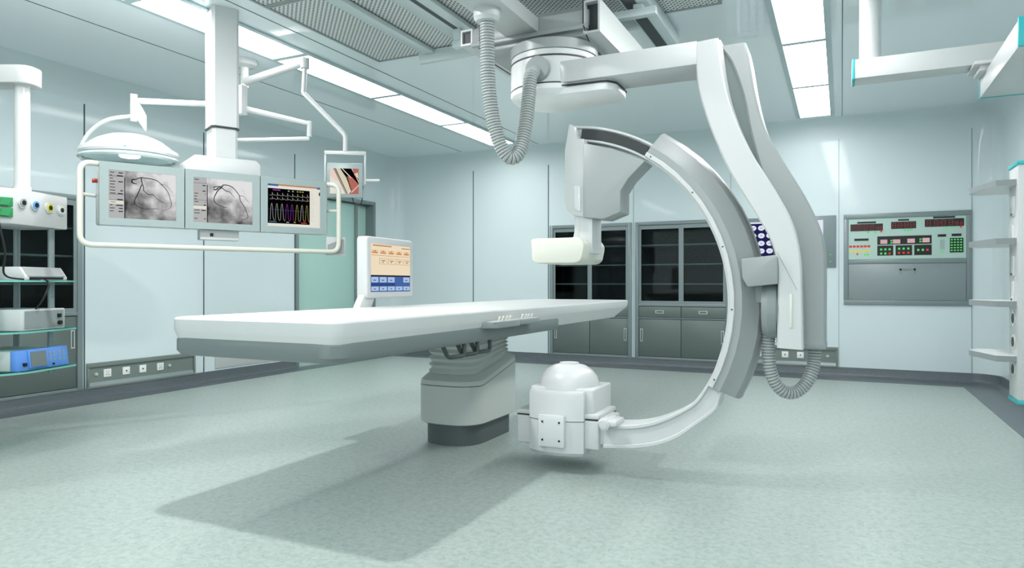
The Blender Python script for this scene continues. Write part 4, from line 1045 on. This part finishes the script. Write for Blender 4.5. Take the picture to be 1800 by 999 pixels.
# green sockets on the chamfered end
nx = Vector((.16, -.09, 0)).normalized()
for j, z in enumerate((1.58, 1.515)):
    for i in range(2):
        p = Vector((.095, -.195, z)).lerp(Vector((.04, -.292, z)), i)
        Mg = Matrix.Translation(p) @ Matrix.Rotation(math.atan2(.16, .09) - PI / 2 + .0, 4, 'Z')
        ang_ = math.atan2(-.09, .16)
        Mg = Matrix.Translation(p) @ Matrix.Rotation(ang_, 4, 'Z')
        b = B(); add_box(b, 0, .012, -.045, .045, .0, .058, .002, mtx=Mg); add_prism(b, [(-.035, .008), (.015, .008), (.03, .052), (-.02, .052)], 'x', .012, .026, mtx=Mg); obj('green_socket', b, 'green', LP)
b = B()
posts = [(.0, -.2), (.09, .20), (-.2, -.22), (-.2, .25)]
for x, y in posts:
    b = B(); add_cyl(b, (x, y, .50), (x, y, 1.476), .02, 16); obj('support_post', b, 'frame', LP)
shelf_poly = fillet([(.205, .30), (.205, -.14), (.12, -.29), (-.30, -.29), (-.30, .30)], [.02, .05, .05, .02, .02], 4)
for z in (.544, .796, 1.118):
    b = B(); add_prism(b, shelf_poly, 'z', z - .006, z + .006); b.normal_update()
    for f in b.faces:
        f.material_index = 0 if abs(f.normal.z) > .5 else 1
    obj('glass_shelf', b, ['shelfglass', 'shelfglassedge'], LP)
def at_local(x, y, z):
    c, s = math.cos(RP), math.sin(RP); return (OP[0] + x * c - y * s, OP[1] + x * s + y * c, z)
# devices
D1 = thing('medical_unit', 'flat white medical unit with slanted grey front on the top glass shelf', 'medical unit', at_local(0, 0, 1.124), RP)
b = B(); add_prism(b, [(-.26, 0), (.175, 0), (.175, .02), (.13, .085), (-.26, .085)], 'y', -.12, .24, .004); obj('case', b, 'white', D1)
b = B(); add_prism(b, [(.172, .026), (.178, .026), (.136, .082), (.130, .082)], 'y', -.10, .22); obj('front_panel', b, 'ltgrey', D1)
b = B(); add_box(b, .172, .178, -.09, .2, .006, .02); obj('button_row', b, 'black', D1)
D2 = thing('medical_unit', 'white box unit with grey front and two knobs on the middle glass shelf', 'medical unit', at_local(0, 0, .802), RP)
b = B(); add_box(b, -.27, .15, -.12, .25, 0, .135, .005); obj('case', b, 'white', D2)
b = B(); add_box(b, .148, .154, -.10, .235, .012, .125); obj('front_panel', b, 'midgrey', D2)
b = B(); add_cyl(b, (.152, .19, .04), (.172, .19, .04), .014, 16); add_box(b, .152, .165, .175, .205, .075, .1, .002); obj('knob', b, 'black', D2)
D3 = thing('patient_monitor', 'blue-fronted patient monitor with small screen on the lowest glass shelf', 'patient monitor', at_local(0, 0, .550), RP)
b = B(); add_box(b, -.25, .10, -.15, .24, 0, .125, .008); obj('case', b, 'ltgrey2', D3)
b = B(); add_prism(b, [(.10, 0), (.155, 0), (.14, .13), (.10, .13)], 'y', -.155, .285, .005); fr = obj('front_panel', b, 'blue', D3)
b = B(); add_prism(b, [(.154, .012), (.162, .012), (.149, .125), (.141, .125)], 'y', -.07, .09, .002); obj('screen_surround', b, 'blue', D3)
b = B(); add_prism(b, [(.161, .02), (.1645, .02), (.153, .115), (.1495, .115)], 'y', -.055, .075); obj('screen', b, 'tabgrey', D3)
b = B()
for y in (.12, .155, .2, .24):
    for z in (.045, .075, .095): add_box(b, .140, .153 - (z - .045) * .12, y - .008, y + .008, z - .006, z + .006)
obj('button', b, 'ltgrey', D3)
b = B(); add_cyl(b, (.15, .14, .02), (.162, .14, .02), .006, 10); add_box(b, .15, .162, -.115, -.09, .03, .05); obj('socket', b, 'black', D3)
# cables hanging from the green sockets
for k, P in enumerate(([(.11, -.26, 1.60), (.14, -.29, 1.5), (.15, -.25, 1.30), (.12, -.22, 1.16), (.16, -.12, 1.13), (.19, -.02, 1.127)], [(.10, -.26, 1.55), (.12, -.3, 1.4), (.10, -.3, 1.2), (.05, -.33, 1.0), (.0, -.34, .93)], [(.19, .02, 1.127), (.235, .0, 1.1), (.215, -.03, 1.0), (.16, -.02, .94)])):
    b = B(); add_tube(b, catmull([at_local(*p) for p in P], 8), .006, 8); o = obj('power_cable', b, 'black')
    tag(o, ['black cable from the green sockets onto the top glass shelf', 'black cable hanging down at the left edge of the pendant', 'black cable dropping from the top glass shelf to the unit below'][k], 'cable')

# ------------------------------------------------------------------ right equipment pendant
RPn = thing('equipment_pendant', 'white ceiling pendant with teal trim and four shelves at the right', 'ceiling pendant', (.98, 4.63, 0))
b = B(); add_box(b, .075, 1.02, 4.90, 5.08, 2.41, 2.53, .003); obj('swing_arm', b, 'white', RPn, world=True)
b = B(); add_box(b, .06, .076, 4.895, 5.085, 2.405, 2.535, .002); obj('arm_end_cap', b, 'teal', RPn, world=True)
b = B(); add_cyl(b, (.165, 4.99, 2.53), (.165, 4.99, ZC - .001), .062, 32); add_cyl(b, (.165, 4.99, ZC - .03), (.165, 4.99, ZC - .001), .1, 32); obj('ceiling_post', b, 'white', RPn, world=True)
b = B(); add_box(b, .73, .95, 4.84, 5.04, 2.355, 2.41, .006); add_box(b, .70, .98, 4.8, 5.06, 2.385, 2.405, .004); obj('arm_joint', b, 'white', RPn, world=True)
b = B(); add_prism(b, [(4.02, 2.37), (5.04, 2.355), (5.04, 2.24), (4.02, 2.24)], 'x', .765, 1.02, .003); obj('extension_arm', b, 'white', RPn, world=True)
b = B(); add_box(b, .76, 1.025, 4.0, 4.02, 2.235, 2.375, .002); add_box(b, .762, 1.022, 5.04, 5.05, 2.237, 2.36); obj('arm_end_cap', b, 'teal', RPn, world=True)
b = B(); add_cyl(b, (.985, 4.62, 1.75), (.985, 4.62, 2.24), .055, 28); obj('pendant_pole', b, 'white', RPn, world=True)
b = B(); add_box(b, .858, 1.12, 4.525, 4.745, .47, 1.745, .004); colm = obj('service_column', b, 'white', RPn, world=True)
b = B(); add_box(b, .852, 1.126, 4.52, 4.75, 1.745, 1.765, .003); add_box(b, .852, 1.126, 4.52, 4.75, .45, .47, .003); obj('column_trim', b, 'teal', RPn, world=True)
for z in (1.53, 1.37, 1.20, 1.06):
    b = B(); add_box(b, .850, .859, 4.60, 4.68, z - .055, z + .055, .002); o = obj('power_socket', b, 'white_gloss', RPn, world=True)
    b = B(); add_box(b, .848, .851, 4.63, 4.665, z - .05, z - .04); obj('socket_switch', b, 'black', o, world=False) if False else obj('socket_switch', b, 'black', RPn, world=True)
for z in (.91, .78, .63):
    b = B(); add_cyl(b, (.858, 4.63, z), (.853, 4.63, z), .042, 24); obj('gas_port', b, 'white_gloss', RPn, world=True)
    b = B(); add_cyl(b, (.853, 4.63, z), (.851, 4.63, z), .027, 24); obj('port_opening', b, 'black', RPn, world=True)
b = B(); add_box(b, .874, .90, 4.70, 4.74, .5, 1.72); obj('shelf_rail', b, 'ltgrey', RPn, world=True)
for z in (1.655, 1.335, .99, .69):
    b = B(); add_prism(b, [(.69, 4.92), (.69, 4.86), (.765, 4.56), (.862, 4.56), (.862, 4.746), (1.12, 4.746), (1.12, 5.02), (.74, 5.02)], 'z', z - .016, z + .016)
    b.normal_update()
    for f in b.faces: f.material_index = 0 if abs(f.normal.z) > .5 else 1
    obj('shelf', b, ['white', 'midgrey'], RPn, world=True)
